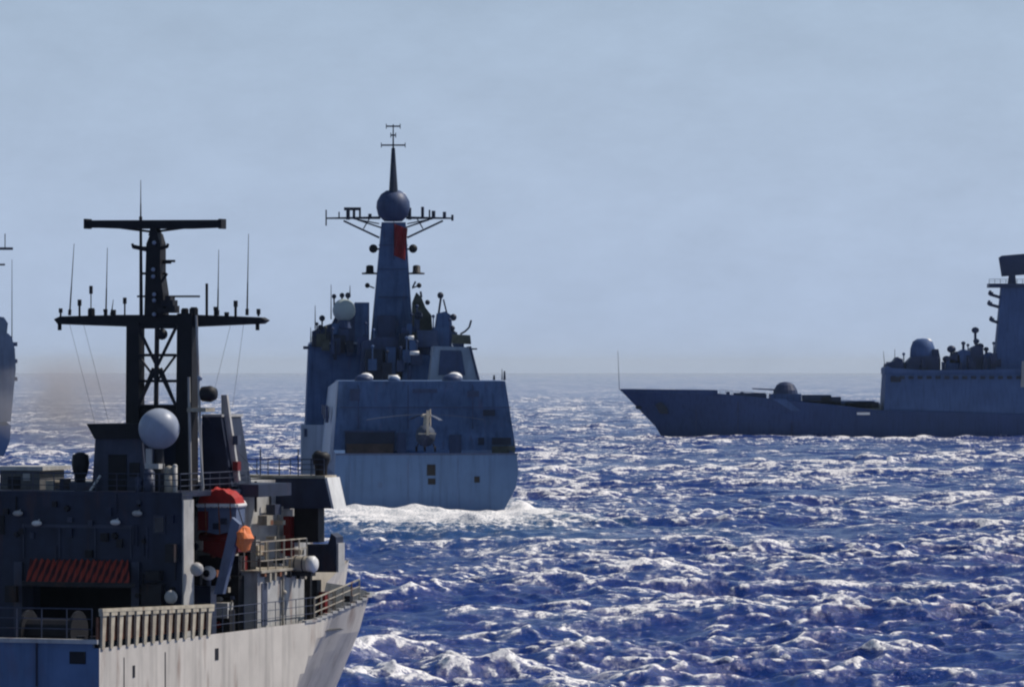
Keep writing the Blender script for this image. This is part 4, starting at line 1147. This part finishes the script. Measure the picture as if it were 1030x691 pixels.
    for i in range(34):
        px = random.uniform(893, 1024); py = random.uniform(364, 374) - (6 if 950 < px < 1000 else 0)
        c = Vector(pt(px, py, random.uniform(3.2, 8))); w, h = random.uniform(.25, 1.0), random.uniform(.4, 1.5)
        mb = MB(); mb.box(c.x - w, c.x + w, c.y - .5, c.y + .5, c.z - h - 1, c.z + h * .5)
        if i % 4 == 0: mb.tube((c.x, c.y, c.z), (c.x, c.y, c.z + 2.6), .12); mb.ball((c.x, c.y, c.z + 2.6), .35, seg=8)
        mb.build('upperworks_gear', random.choice([RDK, RUP, RDK]), R)
    # tower mast
    a0, zb = P(999, 376, VC); a1, _ = P(1044, 376, VC); a2, zt2 = P(1007, 287, VC); a3, _ = P(1030, 287, VC)
    MB().frustum((a0, a1, VC - 3, VC + 3, zb), (a2, a3, VC - 1.5, VC + 1.5, zt2)).build('mast_tower', RUP, R)
    rect(995, 286, 1040, 290, VC - 2.5, 5).build('mast_platform', RDK, R)
    railing([pt(995, 286, VC - 2.4), pt(1040, 286, VC - 2.4)], .9, R, RDK, n=8, r=.05, wires=2)
    for x0, y in ((996, 296), (995, 306), (997, 322)):
        mb = MB(); mb.tube(pt(x0, y + 1, VC), pt(1006, y + 4, VC), .32); mb.tube(pt(x0, y - 3, VC), pt(x0, y + 2, VC), .28); mb.tube(pt(x0 - 2, y, VC), pt(x0 + 3, y, VC), .3); mb.build('mast_arm', RDK, R)
    mb = MB(); mb.tube(pt(1018, 287, VC), pt(1018, 277, VC), 1.0, .7, n=10); ra = mb.build('radar_pedestal', RDK, R)
    a, b = poly([(1005, 260), (1008, 258), (1044, 255), (1046, 276), (1008, 279)], VC - .6, 1.4); mb = MB(); mb.prism(a, b); mb.build('air_search_radar', RDK, R)
    # funnel and hangar, past the picture's edge
    a, b = poly([(1060, 400), (1120, 400), (1114, 352), (1066, 352)], 3, 8); mb = MB(); mb.prism(a, b); mb.build('funnel', RUP, R)
    a, b = poly([(1026, 400), (1032, 400), (1032, 364), (1028, 364)], 1.0, .4); mb = MB(); mb.prism(a, b); mb.build('pale_light_gap', RPALE, R)  # pale sheet stands in for a light gap in the superstructure
    rebase(R, (P(900, 400, 0)[0], VC, 0))
right_ship()

# ================================================================ the ship cut by the left edge
def left_ship():
    G = Frame(0, 805.0, math.radians(-7.5))
    R = G.root('destroyer')
    tag(R, 'blue grey warship of which only a strip shows at the left edge', 'warship', 'grey warships at sea')
    rect, P, pt, poly = G.rect, G.P, G.pt, G.poly
    C = P(-42, 400, 0)[0]
    rows = []
    for v, zt, hd, hw in ((0, 5, 8.5, 7.3), (40, 5.5, 8.6, 7.8), (90, 7, 8, 6), (120, 8.5, 4, 2), (135, 9.5, .2, .1)):
        sec = [(hd, zt), (hd * .98, 2.5), (hw, 0), (hw * .8, -2.5)]
        rows.append([(C - h, v, z) for h, z in sec] + [(C + h, v, z) for h, z in sec[::-1]])
    ship_hull(rows, MLOW, R)
    LB = paint('left_ship_grey', (.16, .21, .30), .6, .2, .3, streak=.4, spec=.1)
    a, b = poly([(-95, 425), (11, 425), (14, 392), (16, 372), (15, 352), (12, 340), (8, 336), (-93, 336)], 25, 30); mb = MB(); mb.prism(a, b); mb.build('superstructure', LB, R)
    a, b = poly([(-70, 336), (7, 336), (8, 326), (4, 320), (-20, 316), (-60, 318)], 28, 12); mb = MB(); mb.prism(a, b); mb.build('funnel_housing', LB, R)
    for y in (345, 362, 380): rect(10, y, 17.5, y + 4, 27, 2).build('side_sensor', MBLUE2, R)
    a, b = poly([(-60, 318), (-25, 318), (-34, 240), (-48, 240)], 35, 4); mb = MB(); mb.prism(a, b); mb.build('mast_tower', MBLUE, R)
    mb = MB(); mb.tube(pt(-90, 251, 37), pt(13, 251, 37), .28, .22); mb.tube(pt(-40, 268, 37), pt(5, 267, 37), .16); mb.tube(pt(5, 251, 37), pt(5, 236, 37), .08); mb.build('yard', MDARK, R)
    mb = MB(); mb.tube(pt(12, 345, 30), pt(12, 262, 30), .09, .04); mb.build('whip_antenna', MDARK, R)
    rebase(R, (C, 60, 0))
left_ship()

# ---------------------------------------------------------------- thin funnel smoke drifting low over the water
def smoke():
    c = Vector(((72 - PCX) / F * 230, 230, H + (HOR - 408) / F * 230))
    mb = MB(); bmesh.ops.create_icosphere(mb.bm, subdivisions=3, radius=1, matrix=Matrix.Translation(c) @ Matrix.Diagonal((5.0, 8, 2.9, 1)))
    for v in mb.bm.verts:
        d = v.co - c; k = 1 + .14 * math.sin(d.x * 2.3 + d.z * 3) + .1 * math.sin(d.y * 1.1 + d.x * 1.9); v.co = c + d * k
    m = bpy.data.materials.new('smoke'); m.use_nodes = True; n = m.node_tree; n.nodes.clear()
    o = n.nodes.new('ShaderNodeOutputMaterial'); v = n.nodes.new('ShaderNodeVolumePrincipled')
    tc = n.nodes.new('ShaderNodeTexCoord')
    no = n.nodes.new('ShaderNodeTexNoise'); no.inputs['Scale'].default_value = .55; no.inputs['Detail'].default_value = 4
    n.links.new(tc.outputs['Object'], no.inputs['Vector'])
    r = n.nodes.new('ShaderNodeMapRange'); r.inputs[1].default_value = .38; r.inputs[2].default_value = .75; r.inputs[3].default_value = 0; r.inputs[4].default_value = .42
    n.links.new(no.outputs[0], r.inputs[0])
    # fade towards the rim of the puff
    sub = n.nodes.new('ShaderNodeVectorMath'); sub.operation = 'SUBTRACT'; sub.inputs[1].default_value = c
    dv = n.nodes.new('ShaderNodeVectorMath'); dv.operation = 'DIVIDE'; dv.inputs[1].default_value = (5.0, 8, 2.9)
    ln = n.nodes.new('ShaderNodeVectorMath'); ln.operation = 'LENGTH'
    n.links.new(tc.outputs['Object'], sub.inputs[0]); n.links.new(sub.outputs[0], dv.inputs[0]); n.links.new(dv.outputs[0], ln.inputs[0])
    r2 = n.nodes.new('ShaderNodeMapRange'); r2.interpolation_type = 'SMOOTHSTEP'; r2.inputs[1].default_value = .25; r2.inputs[2].default_value = 1.0; r2.inputs[3].default_value = 1; r2.inputs[4].default_value = 0
    n.links.new(ln.outputs['Value'], r2.inputs[0])
    ml = n.nodes.new('ShaderNodeMath'); ml.operation = 'MULTIPLY'; n.links.new(r.outputs[0], ml.inputs[0]); n.links.new(r2.outputs[0], ml.inputs[1])
    n.links.new(ml.outputs[0], v.inputs['Density'])
    v.inputs['Color'].default_value = (.86, .82, .85, 1)
    n.links.new(v.outputs[0], o.inputs['Volume'])
    ob = mb.build('smoke', m)
    tag(ob, 'thin brownish exhaust smoke drifting over the water left of the mast', 'smoke', kind='stuff')
smoke()
